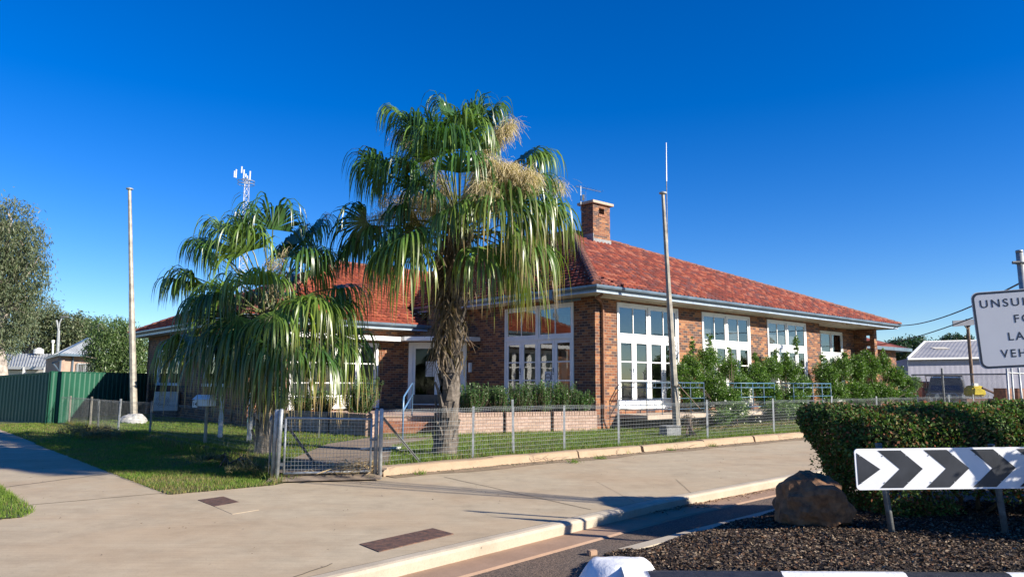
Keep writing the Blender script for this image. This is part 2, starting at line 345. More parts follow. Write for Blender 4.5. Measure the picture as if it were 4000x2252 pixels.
# ------------------------------------------------------------------ ground, road, paths
def sheet(name, pts, z, mat, thick=.0):
    mb = MB(); mb.add([(p[0], p[1], z) for p in pts], [tuple(range(len(pts)))])
    o = struct(mb, name, mat)
    if o.data.polygons[0].normal.z < 0: o.data.flip_normals()
    return o
sheet('ground', [(-900, -400), (900, -400), (900, 1500), (-900, 1500)], -.16, M['far'])
def bq(pts): return [W(a, b_)[:2] for a, b_ in pts]
struct(MB(BF).add([(-200, -60, -.134), (200, -60, -.134), (200, -5, -.134), (-200, -5, -.134)], [(0, 1, 2, 3)]), 'road', M['asphalt'])
kerbline = [(-40, -14.5), (-24, -11.6), (-18, -10.55), (-14, -9.95), (-12.6, -9.76), (-10.2, -9.42), (-8.7, -9.23), (-4.3, -8.98), (5, -8.6), (20, -8.2), (80, -7)]
KW = .16
def offs(line, d):
    out = []
    for i, p in enumerate(line):
        a = Vector(line[max(i - 1, 0)]); b_ = Vector(line[min(i + 1, len(line) - 1)]); t = (b_ - a).normalized(); nrm = Vector((-t.y, t.x)); q = Vector(p) + nrm * d; out.append((q.x, q.y))
    return out
def strip(mb, l0, l1, z0, z1):                      # top sheet between two polylines
    for i in range(len(l0) - 1): mb.add([(*l0[i], z0), (*l0[i + 1], z0), (*l1[i + 1], z1), (*l1[i], z1)], [(0, 1, 2, 3)])
kin = offs(kerbline, KW)
mb = MB(BF); strip(mb, kin, [(a, -4.3) if i > 0 else (a, -4.3) for i, (a, _) in enumerate(kin)], 0, 0); struct(mb, 'footpath', M['footpath'])
# kerb: rounded face, in cast lengths
mb = MB(BF)
prof = [(.02, -.14), (.0, -.03), (.025, -.005), (.06, .004), (KW, .004)]
ls = [offs(kerbline, d) for d, z in prof]
for j in range(len(prof) - 1): strip(mb, ls[j], ls[j + 1], prof[j][1], prof[j + 1][1])
struct(mb, 'kerb', M['kerbc'], smooth=True)
mb = MB(BF); strip(mb, offs(kerbline, -.40), offs(kerbline, .02), -.118, -.126); strip(mb, offs(kerbline, -.43), offs(kerbline, -.40), -.134, -.118); struct(mb, 'gutter_channel', M['gutterc'])
# side street path, garden side land, verge
struct(MB(BF).add([(-15.47, -4.3, .004), (-13.74, -4.3, .004), (-13.9, 60, .004), (-15.6, 60, .004)], [(0, 1, 2, 3)]), 'side_path', M['footpath'])
struct(MB(BF).add([(-140, -4.3, -.004), (160, -4.3, -.004), (160, 400, -.004), (-140, 400, -.004)], [(0, 1, 2, 3)]), 'land', M['far'])
struct(MB(BF).add([(-13.72, -4.5, .012), (-12.15, -4.5, .012), (-11.25, -3.9, .012), (-11.3, 60, .012), (-13.88, 60, .012)], [(0, 1, 2, 3, 4)]), 'verge', M['soil'])
struct(MB(BF).add([(-40, -5.05, .012), (-15.55, -5.25, .012), (-15.42, -4.9, .012), (-15.45, -3.2, .012), (-15.55, 60, .012), (-40, 60, .012)], [(0, 1, 2, 3, 4, 5)]), 'nature_strip', M['soil'])
LZ = .13
struct(MB(BF).prism([(-11.25, -3.9), (-10.6, -4.38), (22, -4.38), (22, 22), (-11.3, 22)], -.1, LZ), 'lawn', M['soil'])
# dirt strip beside the kerb wall
mb = MB(BF); xs = np.linspace(-10.3, 20, 40); strip(mb, [(x, -4.98 - .10 * math.sin(x * 2.1) - .08 * random.random()) for x in xs], [(x, -4.5) for x in xs], .005, .02); struct(mb, 'dirt_strip', M['dirt'])
# expansion joints and cracks in the footpath
mb = MB(BF)
def groove(pts, w=.012, z=.0045):
    for p, q in zip(pts, pts[1:]):
        d = Vector((q[0] - p[0], q[1] - p[1])).normalized(); nx, ny = -d.y * w / 2, d.x * w / 2
        mb.add([(p[0] - nx, p[1] - ny, z), (q[0] - nx, q[1] - ny, z), (q[0] + nx, q[1] + ny, z), (p[0] + nx, p[1] + ny, z)], [(0, 1, 2, 3)])
def uv_of(p): d = p - K; return (d.x * U.x + d.y * U.y, d.x * V.x + d.y * V.y)
def wob(p, q, n, a): return [(p[0] + (q[0] - p[0]) * t + random.uniform(-a, a), p[1] + (q[1] - p[1]) * t + random.uniform(-a, a)) for t in np.linspace(0, 1, n)]
groove(wob(uv_of(G(1735, 1862)), uv_of(G(2310, 1990)), 14, .012), .014)
groove(wob(uv_of(G(2640, 1870)), uv_of(G(2700, 1925)), 6, .004), .006)
groove(wob(uv_of(G(2480, 1960)), uv_of(G(2330, 1880)), 8, .004), .005)
groove(wob(uv_of(G(1300, 2200)), uv_of(G(1150, 2252)), 6, .01), .012)
for a, b_ in zip(kin, kin[1:]): groove(wob(a, b_, 8, .006), .007)
groove(wob(uv_of(G(0, 1905)), uv_of(G(440, 1848)), 14, .02), .02, .0085)
tag(mb.build('path_joints', M['crack']), kind='structure')
# ------------------------------------------------------------------ kerb wall under the fence (broken in places)
kw = MB(BF); x = -10.35; k = 0
segs = [(-10.35, -7.9), (-7.885, -5.6), (-5.59, -3.55), (-3.42, -1.0), (-.985, 1.3), (1.33, 3.6), (3.62, 7.0), (7.02, 12.0), (12.02, 20)]
from mathutils import noise as mnoise
for a, b_ in segs:
    n_ = max(2, int((b_ - a) / .12)); rw = []; dy = random.uniform(-.025, .025); tl = random.uniform(-.012, .012)
    for i in range(n_ + 1):
        x = a + (b_ - a) * i / n_; q = lambda k, f_=1.3: mnoise.noise(Vector((x * f_, k, .5))); ch = max(0, mnoise.noise(Vector((x * 2.1, 9, 0))) - .25) * .12
        rw.append([(x, -4.66 + dy + .02 * q(1) , -.02), (x, -4.63 + dy + .015 * q(2) + ch * .5, .07), (x, -4.615 + dy + .012 * q(3) + ch, .135 + tl + .012 * q(4) - ch), (x, -4.57 + dy + ch, .155 + tl + .012 * q(5) - ch * .6), (x, -4.36, .15 + tl + .01 * q(6)), (x, -4.34, -.02)])
    kw.add(sum(rw, []), [(i * 6 + k, (i + 1) * 6 + k, (i + 1) * 6 + k + 1, i * 6 + k + 1) for i in range(n_) for k in range(5)] + [tuple(range(6)), tuple(range(n_ * 6, n_ * 6 + 6))[::-1]])
t = tag(kw.build('kerb_wall', M['wallc'], at=W(-5, -4.5), smooth=False), 'low cracked concrete edging wall under the wire fence, along the footpath', 'edging wall')
ck = MB(BF)                                            # cracks running over its face and top
for x0 in (-6.9, -6.55, -4.4, -2.2, .4, 2.6, 5.1, 8.8):
    p = [(x0 + random.uniform(-.03, .03) * k, z) for k, z in enumerate((.02, .06, .10, .145))]
    for (xa, za), (xb, zb_) in zip(p, p[1:]): ck.add([(xa - .006, -4.69, za), (xa + .006, -4.69, za), (xb + .005, -4.66, zb_), (xb - .005, -4.66, zb_)], [(0, 1, 2, 3)])
    if x0 in (-6.9, -2.2, 2.6):
        q0 = (x0, random.uniform(.06, .10))
        for k in range(11):
            q1 = (q0[0] + random.uniform(.04, .14), min(.13, max(.03, q0[1] + random.uniform(-.022, .022)))); h_ = random.uniform(.0015, .004)
            ck.add([(q0[0], -4.683, q0[1] - h_), (q1[0], -4.683, q1[1] - h_), (q1[0], -4.683, q1[1] + h_), (q0[0], -4.683, q0[1] + h_)], [(0, 1, 2, 3)]); q0 = q1
ck.build('crack_line', M['crack'], t)
# ------------------------------------------------------------------ the house
H = thing('brick_house', 'single storey brick house with red tiled hip roof, tall white french windows and brick chimney', 'house', W(0, 0, LZ))
def wall(mb, a, b_, z0, z1, holes=(), th=.25, flip=1):
    """wall in building frame from plan point a to b_, thickness to the left of a->b_"""
    a = Vector(a); b_ = Vector(b_); L = (b_ - a).length; t = (b_ - a) / L; nr = Vector((-t.y, t.x)) * th
    ss = sorted({0, L, *[h[0] for h in holes], *[h[1] for h in holes]}); zs = sorted({z0, z1, *[h[2] for h in holes], *[h[3] for h in holes]})
    P = lambda s, z, o=0: (a.x + t.x * s + nr.x * o, a.y + t.y * s + nr.y * o, z)
    for s0, s1 in zip(ss, ss[1:]):
        for q0, q1 in zip(zs, zs[1:]):
            if any(h[0] - 1e-4 <= s0 and s1 <= h[1] + 1e-4 and h[2] - 1e-4 <= q0 and q1 <= h[3] + 1e-4 for h in holes): continue
            mb.add([P(s0, q0), P(s1, q0), P(s1, q1), P(s0, q1)], [(0, 1, 2, 3)]); mb.add([P(s0, q0, 1), P(s1, q0, 1), P(s1, q1, 1), P(s0, q1, 1)], [(3, 2, 1, 0)])
    for h in holes:
        c = [(h[0], h[2]), (h[1], h[2]), (h[1], h[3]), (h[0], h[3])]
        for i in range(4): p, q = c[i], c[(i + 1) % 4]; mb.add([P(*q), P(*p), P(*p, 1), P(*q, 1)], [(0, 1, 2, 3)])
    c = [(0, z0), (L, z0), (L, z1), (0, z1)]
    for i in range(4): p, q = c[i], c[(i + 1) % 4]; mb.add([P(*p), P(*q), P(*q, 1), P(*p, 1)], [(3, 2, 1, 0)])
ZT = 4.32; Z0 = .05
W1, W2, W3 = (1.03, 4.29), (5.72, 8.94), (10.24, 13.42)
WZ = (.72, 4.19)
m = MB(BF); wall(m, (0, 0), (14.68, 0), Z0, ZT, [(w[0], w[1], *WZ) for w in (W1, W2, W3)])
m.build('wall', M['brick'], H)
m = MB(BF); wall(m, (14.68, .25), (14.68, 1.25), Z0, ZT); m.build('wall', M['brick'], H)
m = MB(BF); wall(m, (14.93, 1.0), (20.3, 1.0), Z0, ZT, [(1.77, 4.07, .72, 4.11)]); m.build('wall', M['brick'], H)
m = MB(BF); wall(m, (20.6, 0), (20.6, 1.25), Z0, ZT, [(.22, .50, 3.73, 4.0), (.22, .50, 3.2, 3.47), (.22, .50, 2.67, 2.94)], th=.3); m.build('wall', M['brick'], H)
m = MB(BF); wall(m, (20.3, 1.25), (20.3, 19), Z0, ZT); m.build('wall', M['brick'], H)
LA = (.93, 4.36)                                     # french doors on the shaded face
V0, C0 = 8.2, 1.8; VC = 6.4
m = MB(BF); wall(m, (0, 8.5), (0, 0.251), Z0, ZT, [(8.5 - LA[1], 8.5 - LA[0], *WZ)]); m.build('wall', M['brick'], H)
# door wall across the inner corner
m = MB(BF); wall(m, (-C0, VC + C0), (0, VC), Z0, 3.55, [(.2, 2.42, .57, 3.06)], th=.2); m.build('wall', M['brick'], H)
m = MB(BF); wall(m, (-1.15, VC + 1.15), (0, VC), 3.552, ZT, th=.2); m.build('wall', M['brick'], H)
UL = -7.6
SW = (1.25, 4.68, .95, 2.98)                          # wide window on the lit wing face (distance from the corner)
m = MB(BF); wall(m, (UL, V0), (-C0, V0), Z0, 3.5, [SW]); m.build('wall', M['brick'], H)
LW1, LW2 = (1.75, 4.6), (7.6, 10.6)
m = MB(BF); wall(m, (UL, 20.6), (UL, V0 + .251), Z0, 3.5, [(20.6 - V0 - LW2[1], 20.6 - V0 - LW2[0], 1.4, 2.9), (20.6 - V0 - LW1[1], 20.6 - V0 - LW1[0], 1.4, 2.9)]); m.build('wall', M['brick'], H)
m = MB(BF); wall(m, (6, 20.6), (UL, 20.6), Z0, 3.5); m.build('wall', M['brick'], H)
m = MB(BF); wall(m, (20.3, 19), (-.5, 19), Z0, 3.9); m.build('wall', M['brick'], H)
# shallow piers on the shaded wing face
m = MB(BF); m.box(UL - .12, UL - .002, V0 + .02, V0 + 1.0, Z0, 3.49); m.build('pier', M['brick'], H)
# rooms: floor, ceiling, back partitions
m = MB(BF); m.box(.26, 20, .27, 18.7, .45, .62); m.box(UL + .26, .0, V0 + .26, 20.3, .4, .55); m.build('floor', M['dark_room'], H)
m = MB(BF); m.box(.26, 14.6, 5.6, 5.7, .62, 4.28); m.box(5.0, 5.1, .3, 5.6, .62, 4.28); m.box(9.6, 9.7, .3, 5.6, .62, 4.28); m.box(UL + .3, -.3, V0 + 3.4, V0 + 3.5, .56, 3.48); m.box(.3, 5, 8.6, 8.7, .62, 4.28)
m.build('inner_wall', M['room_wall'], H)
m = MB(BF); m.box(.0, 20.6, .0, 19, 4.302, 4.33); m.box(UL, .0, V0, 20.6, 3.502, 3.53); m.build('ceiling', M['cream'], H)
# ---- windows
def fix(mb, fr, s0, s1, z0, z1, d0, d1): mb.box(s0, s1, d0, d1, z0, z1)
def french(fr, w, z0, z1, leaves_=4, glass=M['glass'], label=None, curtains=True):
    """tall french window unit; fr maps x along the wall, y into the wall"""
    root = MB(fr); T = .07
    root.box(0, T, -.03, .10, z0, z1); root.box(w - T, w, -.03, .10, z0, z1); root.box(T, w - T, -.03, .10, z1 - T, z1); root.box(T, w - T, -.045, .12, z0, z0 + .10)
    zt = z1 - 1.13; root.box(T, w - T, -.035, .10, zt - .04, zt + .04)
    mid = w / 2
    root.box(mid - .045, mid + .045, -.028, .10, zt + .04, z1 - T)
    fo = root.build('french_window', M['white'], H, bevel=.004)
    if label: fo['label'] = label
    pane = MB(fr)
    # transom sashes
    sash = MB(fr)
    halves = [(T, mid - .045), (mid + .045, w - T)] if leaves_ >= 4 else [(T, mid - .045), (mid + .045, w - T)]
    for a, b_ in halves:
        s = .07; z_0, z_1 = zt + .04, z1 - T
        sash.box(a, a + s, 0, .045, z_0, z_1); sash.box(b_ - s, b_, 0, .045, z_0, z_1); sash.box(a + s, b_ - s, 0, .045, z_0, z_0 + .10); sash.box(a + s, b_ - s, 0, .045, z_1 - .08, z_1)
        if leaves_ >= 4: c = (a + b_) / 2; sash.box(c - .02, c + .02, .002, .043, z_0 + .10, z_1 - .08)
        pane.add([(a + s, .022, z_0 + .1), (b_ - s, .022, z_0 + .1), (b_ - s, .022, z_1 - .08), (a + s, .022, z_1 - .08)], [(0, 1, 2, 3)])
    sash.build('sash', M['white'], fo, bevel=.003)
    lw = (w - 2 * T) / leaves_; zb, zh = z0 + .10, zt - .04
    for i in range(leaves_):
        a, b_ = T + i * lw + .004, T + (i + 1) * lw - .004; s = .115; L = MB(fr); gb, gt = zb + .20, zh - .13
        L.box(a, a + s, 0, .045, zb, zh); L.box(b_ - s, b_, 0, .045, zb, zh); L.box(a + s, b_ - s, 0, .045, zb, gb); L.box(a + s, b_ - s, 0, .045, gt, zh)
        for q in (1, 2): zz = gb + (gt - gb) * q / 3; L.box(a + s, b_ - s, .003, .042, zz - .02, zz + .02)
        L.build('door_leaf', M['white'], fo, bevel=.003)
        pane.add([(a + s, .022, gb), (b_ - s, .022, gb), (b_ - s, .022, gt), (a + s, .022, gt)], [(0, 1, 2, 3)])
        if i % 2 == 0 and leaves_ >= 4:
            hd = MB(fr); x_ = b_ - .05; zz = (zb + zh) / 2 + .08; hd.tube([(x_, -.03, zz), (x_, -.045, zz), (x_ - .05, -.05, zz + .01), (x_ - .10, -.045, zz + .02)], .009, 6); hd.box(x_ - .015, x_ + .015, -.012, .0, zz - .09, zz + .06); hd.disc((x_, -.02, zz - .14), .018, .02, 8, 'Y'); hd.build('handle', M['dark_rail'], fo)
    pane.build('pane', glass, fo)
    if curtains:                                     # rods and hanging cloth just inside, a few leaning frames
        cu = MB(fr)
        for a, b_ in curtains:
            n = 14
            for i in range(n):
                x0, x1 = a + (b_ - a) * i / n, a + (b_ - a) * (i + 1) / n; y0 = .35 + .03 * (i % 2); y1 = .35 + .03 * ((i + 1) % 2)
                cu.add([(x0, y0, z0 + .15), (x1, y1, z0 + .15), (x1, y1, z1 - .1), (x0, y0, z1 - .1)], [(0, 1, 2, 3)])
        cu.build('curtain', M['curtain'], fo)
    return fo
FR = lambda u0, v0=0.0: BF @ Matrix.Translation((u0, v0, 0))
french(FR(W1[0]), W1[1] - W1[0], .74, 4.18, curtains=None)
french(FR(W2[0]), W2[1] - W2[0], .74, 4.18, curtains=[(.1, 1.1), (2.2, 3.1)])
french(FR(W3[0]), W3[1] - W3[0], .74, 4.18, curtains=[(.1, 3.0)])
french(FR(14.93 + 1.78, 1.0), 2.28, .74, 4.10, leaves_=3, curtains=[(.1, 1.2)])
LFR = BF @ Matrix.Translation((0, LA[1], 0)) @ Matrix.Rotation(-math.pi / 2, 4, 'Z')
lf = french(LFR, LA[1] - LA[0], .74, 4.18, curtains=None)
st = MB(LFR)                                          # round sticker in a door pane, with its small lines of lettering
st.box(2.05, 2.37, .012, .018, 1.42, 1.95); so = st.build('sticker', M['paper'], lf)
st = MB(LFR); st.ring((2.21, .004, 1.74), .135, .010, (1, 0, 0), (0, 0, 1), 28)
for i, (a, b_) in enumerate(((2.12, 2.30), (2.12, 2.30), (2.14, 2.28), (2.12, 2.31))): st.box(a, b_, .004, .010, (1.755, 1.72, 1.54, 1.505)[i], (1.77, 1.733, 1.552, 1.515)[i])
st.build('emblem', M['black'], so)
# things seen inside the shaded french windows
m = MB(LFR)
for x0, x1 in ((.35, .62), (1.05, 1.35), (1.95, 2.15)): m.prism([(x0, .9), (x1, .95), (x1 + .02, .98), (x0, .94)], .66, 2.7)
m.build('leaning_board', M['white'], H)
m = MB(FR(1.03))                                      # folded metal stands behind the first window
for x in (.45, .6, 1.15, 1.32, 1.95, 2.1, 2.6, 2.75): m.tube([(x, 1.2, 2.05), (x + .22, 1.2, 1.4), (x + .25, 1.2, .64)], .018, 5)
m.build('folded_stand', M['chrome'], H)
m = MB(FR(1.03)); m.box(.8, 1.15, .9, 1.3, 1.35, 1.5); m.box(1.5, 1.75, .9, 1.3, 1.35, 1.5); m.box(2.2, 2.5, .9, 1.3, 1.35, 1.5); m.build('shelf', M['timber'], H)
# wing window on the lit face: white frame, two fixed lights and side sashes
SF = BF @ Matrix.Translation((UL + SW[0], V0, 0)); w = SW[1] - SW[0]
f = MB(SF); T = .1
f.box(0, T, -.05, .12, .95, 2.98); f.box(w - T, w, -.05, .12, .95, 2.98); f.box(T, w - T, -.05, .12, 2.88, 2.98); f.box(T, w - T, -.08, .12, .95, 1.05)
for x in (.82, 1.72, 2.62): f.box(x - .05, x + .05, -.045, .12, 1.05, 2.88)
fo = f.build('wing_window', M['white'], H, bevel=.004); f = MB(SF); pn = MB(SF)
for x0, x1 in ((T, .77), (.87, 1.67), (1.77, 2.57), (2.67, w - T)):
    for z0, z1 in ((1.05, 1.5), (1.5, 2.2), (2.2, 2.88)):
        f.box(x0, x1, .0, .04, z0, z0 + .045); f.box(x0, x1, .0, .04, z1 - .045, z1) if z1 > 2.8 else None
        pn.add([(x0, .02, z0 + .04), (x1, .02, z0 + .04), (x1, .02, z1), (x0, .02, z1)], [(0, 1, 2, 3)])
    f.box(x0, x0 + .05, .001, .041, 1.05, 2.88); f.box(x1 - .05, x1, .001, .041, 1.05, 2.88)
f.build('sash', M['white'], fo, bevel=.003); pn.build('pane', M['dark_glass'], fo)
f = MB(SF); 
for x0, x1 in ((T, .77), (.87, 1.67), (1.77, 2.57), (2.67, w - T)): f.box(x0 + .05, x1 - .05, .03, .036, 1.1, 1.52)
f.build('blind', M['curtain'], fo)
f = MB(SF); f.box(-.05, w + .05, -.10, -.052, .62, .94); f.build('spandrel_panel', M['white'], H)
for a, b_ in (LW1, LW2):                               # shaded wing face
    wf = BF @ Matrix.Translation((UL, V0 + b_, 0)) @ Matrix.Rotation(-math.pi / 2, 4, 'Z'); w = b_ - a; f = MB(wf)
    f.box(0, .09, -.04, .1, 1.4, 2.9); f.box(w - .09, w, -.04, .1, 1.4, 2.9); f.box(.09, w - .09, -.04, .1, 2.8, 2.9); f.box(-.04, w + .04, -.09, .1, 1.36, 1.47); f.box(w / 2 - .05, w / 2 + .05, -.035, .1, 1.47, 2.8); f.box(.09, w / 2 - .05, .0, .04, 2.35, 2.4); f.box(w / 2 + .05, w - .09, .0, .04, 2.35, 2.4)
    fo = f.build('shaded_window', M['white'], H, bevel=.004); g = MB(wf); g.add([(.09, .03, 1.47), (w - .09, .03, 1.47), (w - .09, .03, 2.8), (.09, .03, 2.8)], [(0, 1, 2, 3)]); g.build('pane', M['dark_glass'], fo)
# entrance in the chamfer wall
DF = BF @ Matrix.Translation((-C0, VC + C0, 0)) @ Matrix.Rotation(-math.pi / 4, 4, 'Z')
f = MB(DF); x0, x1 = .2, 2.42
f.box(x0, x0 + .16, -.05, .12, .57, 3.06); f.box(x1 - .16, x1, -.05, .12, .57, 3.06); f.box(x0 + .16, x1 - .16, -.05, .12, 2.93, 3.06); f.box(x0 - .02, x1 + .02, -.07, .12, .72, .76)
fo = f.build('entrance', M['white'], H, bevel=.004); f = MB(DF)
for a, b_ in ((x0 + .16, (x0 + x1) / 2), ((x0 + x1) / 2, x1 - .16)):
    f.box(a, a + .1, .0, .05, .77, 2.93); f.box(b_ - .1, b_, .0, .05, .77, 2.93); f.box(a + .1, b_ - .1, .0, .05, 2.83, 2.93)
d_ = f.build('door', M['white'], fo, bevel=.003); f = MB(DF); f.box(x0 + .17, x1 - .17, -.01, .0, .77, 1.1); f.build('kick_plate', plain('worn_timber', (.13, .11, .085), .6), fo)
f = MB(DF); f.add([(x0 + .26, .025, 1.1), (x1 - .26, .025, 1.1), (x1 - .26, .025, 2.83), (x0 + .26, .025, 2.83)], [(0, 1, 2, 3)]); f.build('pane', M['entry_glass'], fo)
f = MB(DF); f.box(x0 + .1, x1 - .1, .3, .35, .57, 3.0); f.build('shade_backing', M['dark'], fo)  # near-black panel stands for the unlit interior behind the glass
f = MB(DF); f.box(x0 + .17, x1 - .17, -.003, .11, .57, .72); f.build('threshold', M['step_brick'], fo)
f = MB(DF); f.box(.86, 1.20, .012, .020, 1.78, 2.35); no = f.build('notice', M['paper'], fo); f = MB(DF)
for i in range(9): f.box(.90, 1.16 - .03 * (i % 3), .006, .011, 1.83 + i * .055, 1.845 + i * .055)
f.build('print_lines', M['galv_dark'], no)
# awning slab stepping round the corner
m = MB(BF); m.prism([(UL + .9, V0 - .62), (-1.98 - .35, V0 - .62), (-2.18, V0 - .002), (UL + .9, V0 - .002)], 3.06, 3.22); m.build('awning', M['white'], H, bevel=.006)
m = MB(BF); m.prism([(-2.25, V0 - .72), (-.78, VC - .62), (-.002, VC - .62), (-.002, VC - .002), (-C0 + .002, V0 - .012), (-2.12, V0 - .01)], 3.09, 3.24); m.build('awning', M['white'], H, bevel=.006)
# wall box, lamps, plaque
m = MB(LFR); m.box(-2.02, -1.90, -.10, -.002, 1.95, 2.3); m.build('meter_box', M['white'], H, bevel=.01)
m = MB(LFR); m.box(-1.6, -1.45, -.08, -.002, 2.86, 2.95); m.tube([(-1.52, -.08, 2.9), (-1.62, -.16, 2.84), (-1.72, -.24, 2.78)], [.02, .03, .06], 8); m.tube([(-1.52, -.08, 2.9), (-1.42, -.16, 2.84), (-1.34, -.24, 2.78)], [.02, .03, .06], 8); m.build('flood_light', M['black'], H)
m = MB(LFR); m.box(-1.1, -.72, -.012, -.002, 2.2, 2.48); m.build('plaque', plain('brown_plaque', (.10, .05, .03), .5), H)
# eaves, fascia, gutters
OV = .88
def eave(line, z, inn, gz=.2, name='gutter', close=()):
    """line: outer edge polyline (building frame), house on its left"""
    fa = MB(BF); gu = MB(BF); o2 = offs(line, .03)
    for i in range(len(line) - 1):
        a, b_, c, d = line[i], line[i + 1], o2[i + 1], o2[i]
        fa.prism([a, b_, c, d], z, z + .19)
    fa.build('fascia', M['fascia'], H)
    tr = MB(BF); o3 = offs(line, -.012)
    for i in range(len(line) - 1): tr.prism([o3[i], o3[i + 1], line[i + 1], line[i]], z - .012, z + .03)
    tr.build('fascia_trim', plain('pale_trim', (.32, .40, .50), .4), H)
    pr = [(-.012, .10), (-.06, .095), (-.105, .12), (-.12, .16), (-.12, .20), (-.10, .215)]
    L = [offs(line, d) for d, h in pr]
    for j in range(len(pr) - 1): strip(gu, L[j], L[j + 1], z + pr[j][1], z + pr[j + 1][1])
    gu.build(name, M['gutter'], H, smooth=True)
def mitre(line):                                      # proper mitre at corners
    return line
NEAR = [(-OV, 9.0), (-OV, -OV), (21.0, -OV), (21.0, 19)]
# offsets at square corners need true mitres
def offs(line, d):
    out = []
    for i, p in enumerate(line):
        p = Vector(p)
        t1 = (p - Vector(line[i - 1])).normalized() if i > 0 else None
        t2 = (Vector(line[i + 1]) - p).normalized() if i < len(line) - 1 else None
        t1 = t1 or t2; t2 = t2 or t1; n1 = Vector((-t1.y, t1.x)); n2 = Vector((-t2.y, t2.x)); bb = n1 + n2; q = p + bb * (d * 2 / bb.length_squared); out.append((q.x, q.y))
    return out
eave(NEAR, ZT - .03, OV)
eave([(UL - .6, 21.2), (UL - .6, V0 - .62), (-OV - .0, V0 - .62)], 3.5, .6)
m = MB(BF)
m.prism([(-OV, 9.0), (-OV, -OV), (-.0, -.0), (-.0, 9.0)], ZT + .0, ZT + .02); m.prism([(-OV, -OV), (21.0, -OV), (20.6, 0), (0, 0)], ZT, ZT + .02)
m.prism([(14.93, 0.0), (20.3, .0), (20.3, 1.0), (14.93, 1.0)], ZT + .003, ZT + .018); m.prism([(20.6, 0), (21.0, -OV), (21.0, 19), (20.6, 19)], ZT, ZT + .02)
m.prism([(UL - .6, 21.2), (UL - .6, V0 - .62), (UL, V0), (UL, 21.2)], 3.5, 3.515); m.prism([(UL - .6, V0 - .62), (-OV, V0 - .62), (-OV, V0), (UL, V0)], 3.5, 3.515)
m.build('soffit', M['soffit'], H)
for a, b_ in ((6.3, 6.9), (9.3, 9.9), (16.2, 17.2)): m = MB(BF); m.box(a, b_, -.65, -.48, ZT - .03, ZT - .002); m.build('soffit_vent', M['cream'], H)
m = MB(BF); m.box(0, 14.6, -.045, -.002, ZT - .06, ZT - .002); m.build('cornice_strip', M['cream'], H)
# ---- tiled roof planes
def tile_plane(poly, mat, name='roof', down=None):
    """poly: list of 3D points in building frame, the first two are the eave edge"""
    P = [Vector(p) for p in poly]; e = (P[1] - P[0]).normalized(); nrm = e.cross(P[2] - P[0]).normalized()
    if nrm.z < 0: nrm = -nrm
    up = nrm.cross(e).normalized();
    if up.z < 0: up = -up
    S = [(p - P[0]).dot(e) for p in P]; T = [(p - P[0]).dot(up) for p in P]
    s0, s1, t1 = min(S) - .2, max(S) + .2, max(T) + .3; CW, CH_ = .225, .32; spt = 5; s0 = math.floor(s0 / CW) * CW
    ns = int((s1 - s0) / CW * spt) + 2; nr = int(t1 / CH_) + 1
    s = s0 + np.arange(ns) * CW / spt; ph = (s / CW) % 1; prof = np.where(ph < .55, .036 * np.sin(ph / .55 * np.pi), -.006 * np.sin((ph - .55) / .45 * np.pi))
    vs = []; fs = []; uvs = []
    e_, u_, n_, p0 = map(np.array, (e, up, nrm, P[0]))
    for j in range(nr):
        tj = j * CH_; jit = rng.normal(0, .0035, ns).repeat(1); 
        blk = rng.normal(0, .004, int(ns / spt) + 2).repeat(spt)[:ns]
        for tt, lift in ((tj, .042), (tj, .075), (tj + CH_ * .98, .006)):
            vs.append(p0 + np.outer(s, e_) + u_ * tt + np.outer(prof * (1 if lift != .042 else 1) + lift + blk - (.03 if lift == .042 else 0), n_))
    A = np.concatenate(vs); rows = len(vs); idx = np.arange(rows * ns).reshape(rows, ns)
    me = bpy.data.meshes.new(name); F4 = []; UVr = []
    for j in range(nr):
        for k in (0, 1):
            r0, r1 = idx[3 * j + k], idx[3 * j + k + 1]; F4.append(np.stack([r0[:-1], r0[1:], r1[1:], r1[:-1]], 1))
            q = np.empty((ns - 1, 4, 2)); x0 = (s[:-1] + s[1:]) / 2 / CW; q[:, :, 0] = x0[:, None]; q[:, :, 1] = j + .5; UVr.append(q)
    F4 = np.concatenate(F4); UVr = np.concatenate(UVr).reshape(-1)
    w_ = np.array(BF); A = A @ w_[:3, :3].T + w_[:3, 3]
    me.vertices.add(len(A)); me.vertices.foreach_set('co', (A - np.array(H['_o'])).astype('f').ravel())
    me.loops.add(F4.size); me.loops.foreach_set('vertex_index', F4.astype('i').ravel()); me.polygons.add(len(F4)); me.polygons.foreach_set('loop_start', np.arange(0, F4.size, 4, dtype='i')); me.polygons.foreach_set('loop_total', np.full(len(F4), 4, 'i'))
    ul = me.uv_layers.new(name='UVMap'); ul.data.foreach_set('uv', UVr.astype('f')); me.update(calc_edges=True)
    bm = bmesh.new(); bm.from_mesh(me); off = Vector(H['_o']); c = sum(P, Vector()) / len(P)
    for i in range(1, len(P)):
        a, b_ = P[i], P[(i + 1) % len(P)]; d = (b_ - a).normalized(); out = d.cross(nrm)
        if out.dot(c - a) > 0: out = -out
        bmesh.ops.bisect_plane(bm, geom=bm.verts[:] + bm.edges[:] + bm.faces[:], plane_co=(BF @ a) - off, plane_no=BF.to_3x3() @ out, clear_outer=True)
    bm.to_mesh(me); bm.free(); me.materials.append(mat)
    me.polygons.foreach_set('use_smooth', [True] * len(me.polygons))
    if me.polygons and sum(p.normal.z for p in me.polygons[:50]) < 0: me.flip_normals()
    o = link(me, name, H, H['_o']); return o
A_, B_ = (-OV - .05, -OV - .05, 4.50), (21.05, -OV - .05, 4.50); AP, RE = (6.3, 7.1, 8.32), (6.3, 11.5, 8.32); C_, D_ = (21.05, 19.1, 4.50), (-OV - .05, 19.1, 4.50)
roofs = [tile_plane([A_, B_, AP], M['tiles'])]
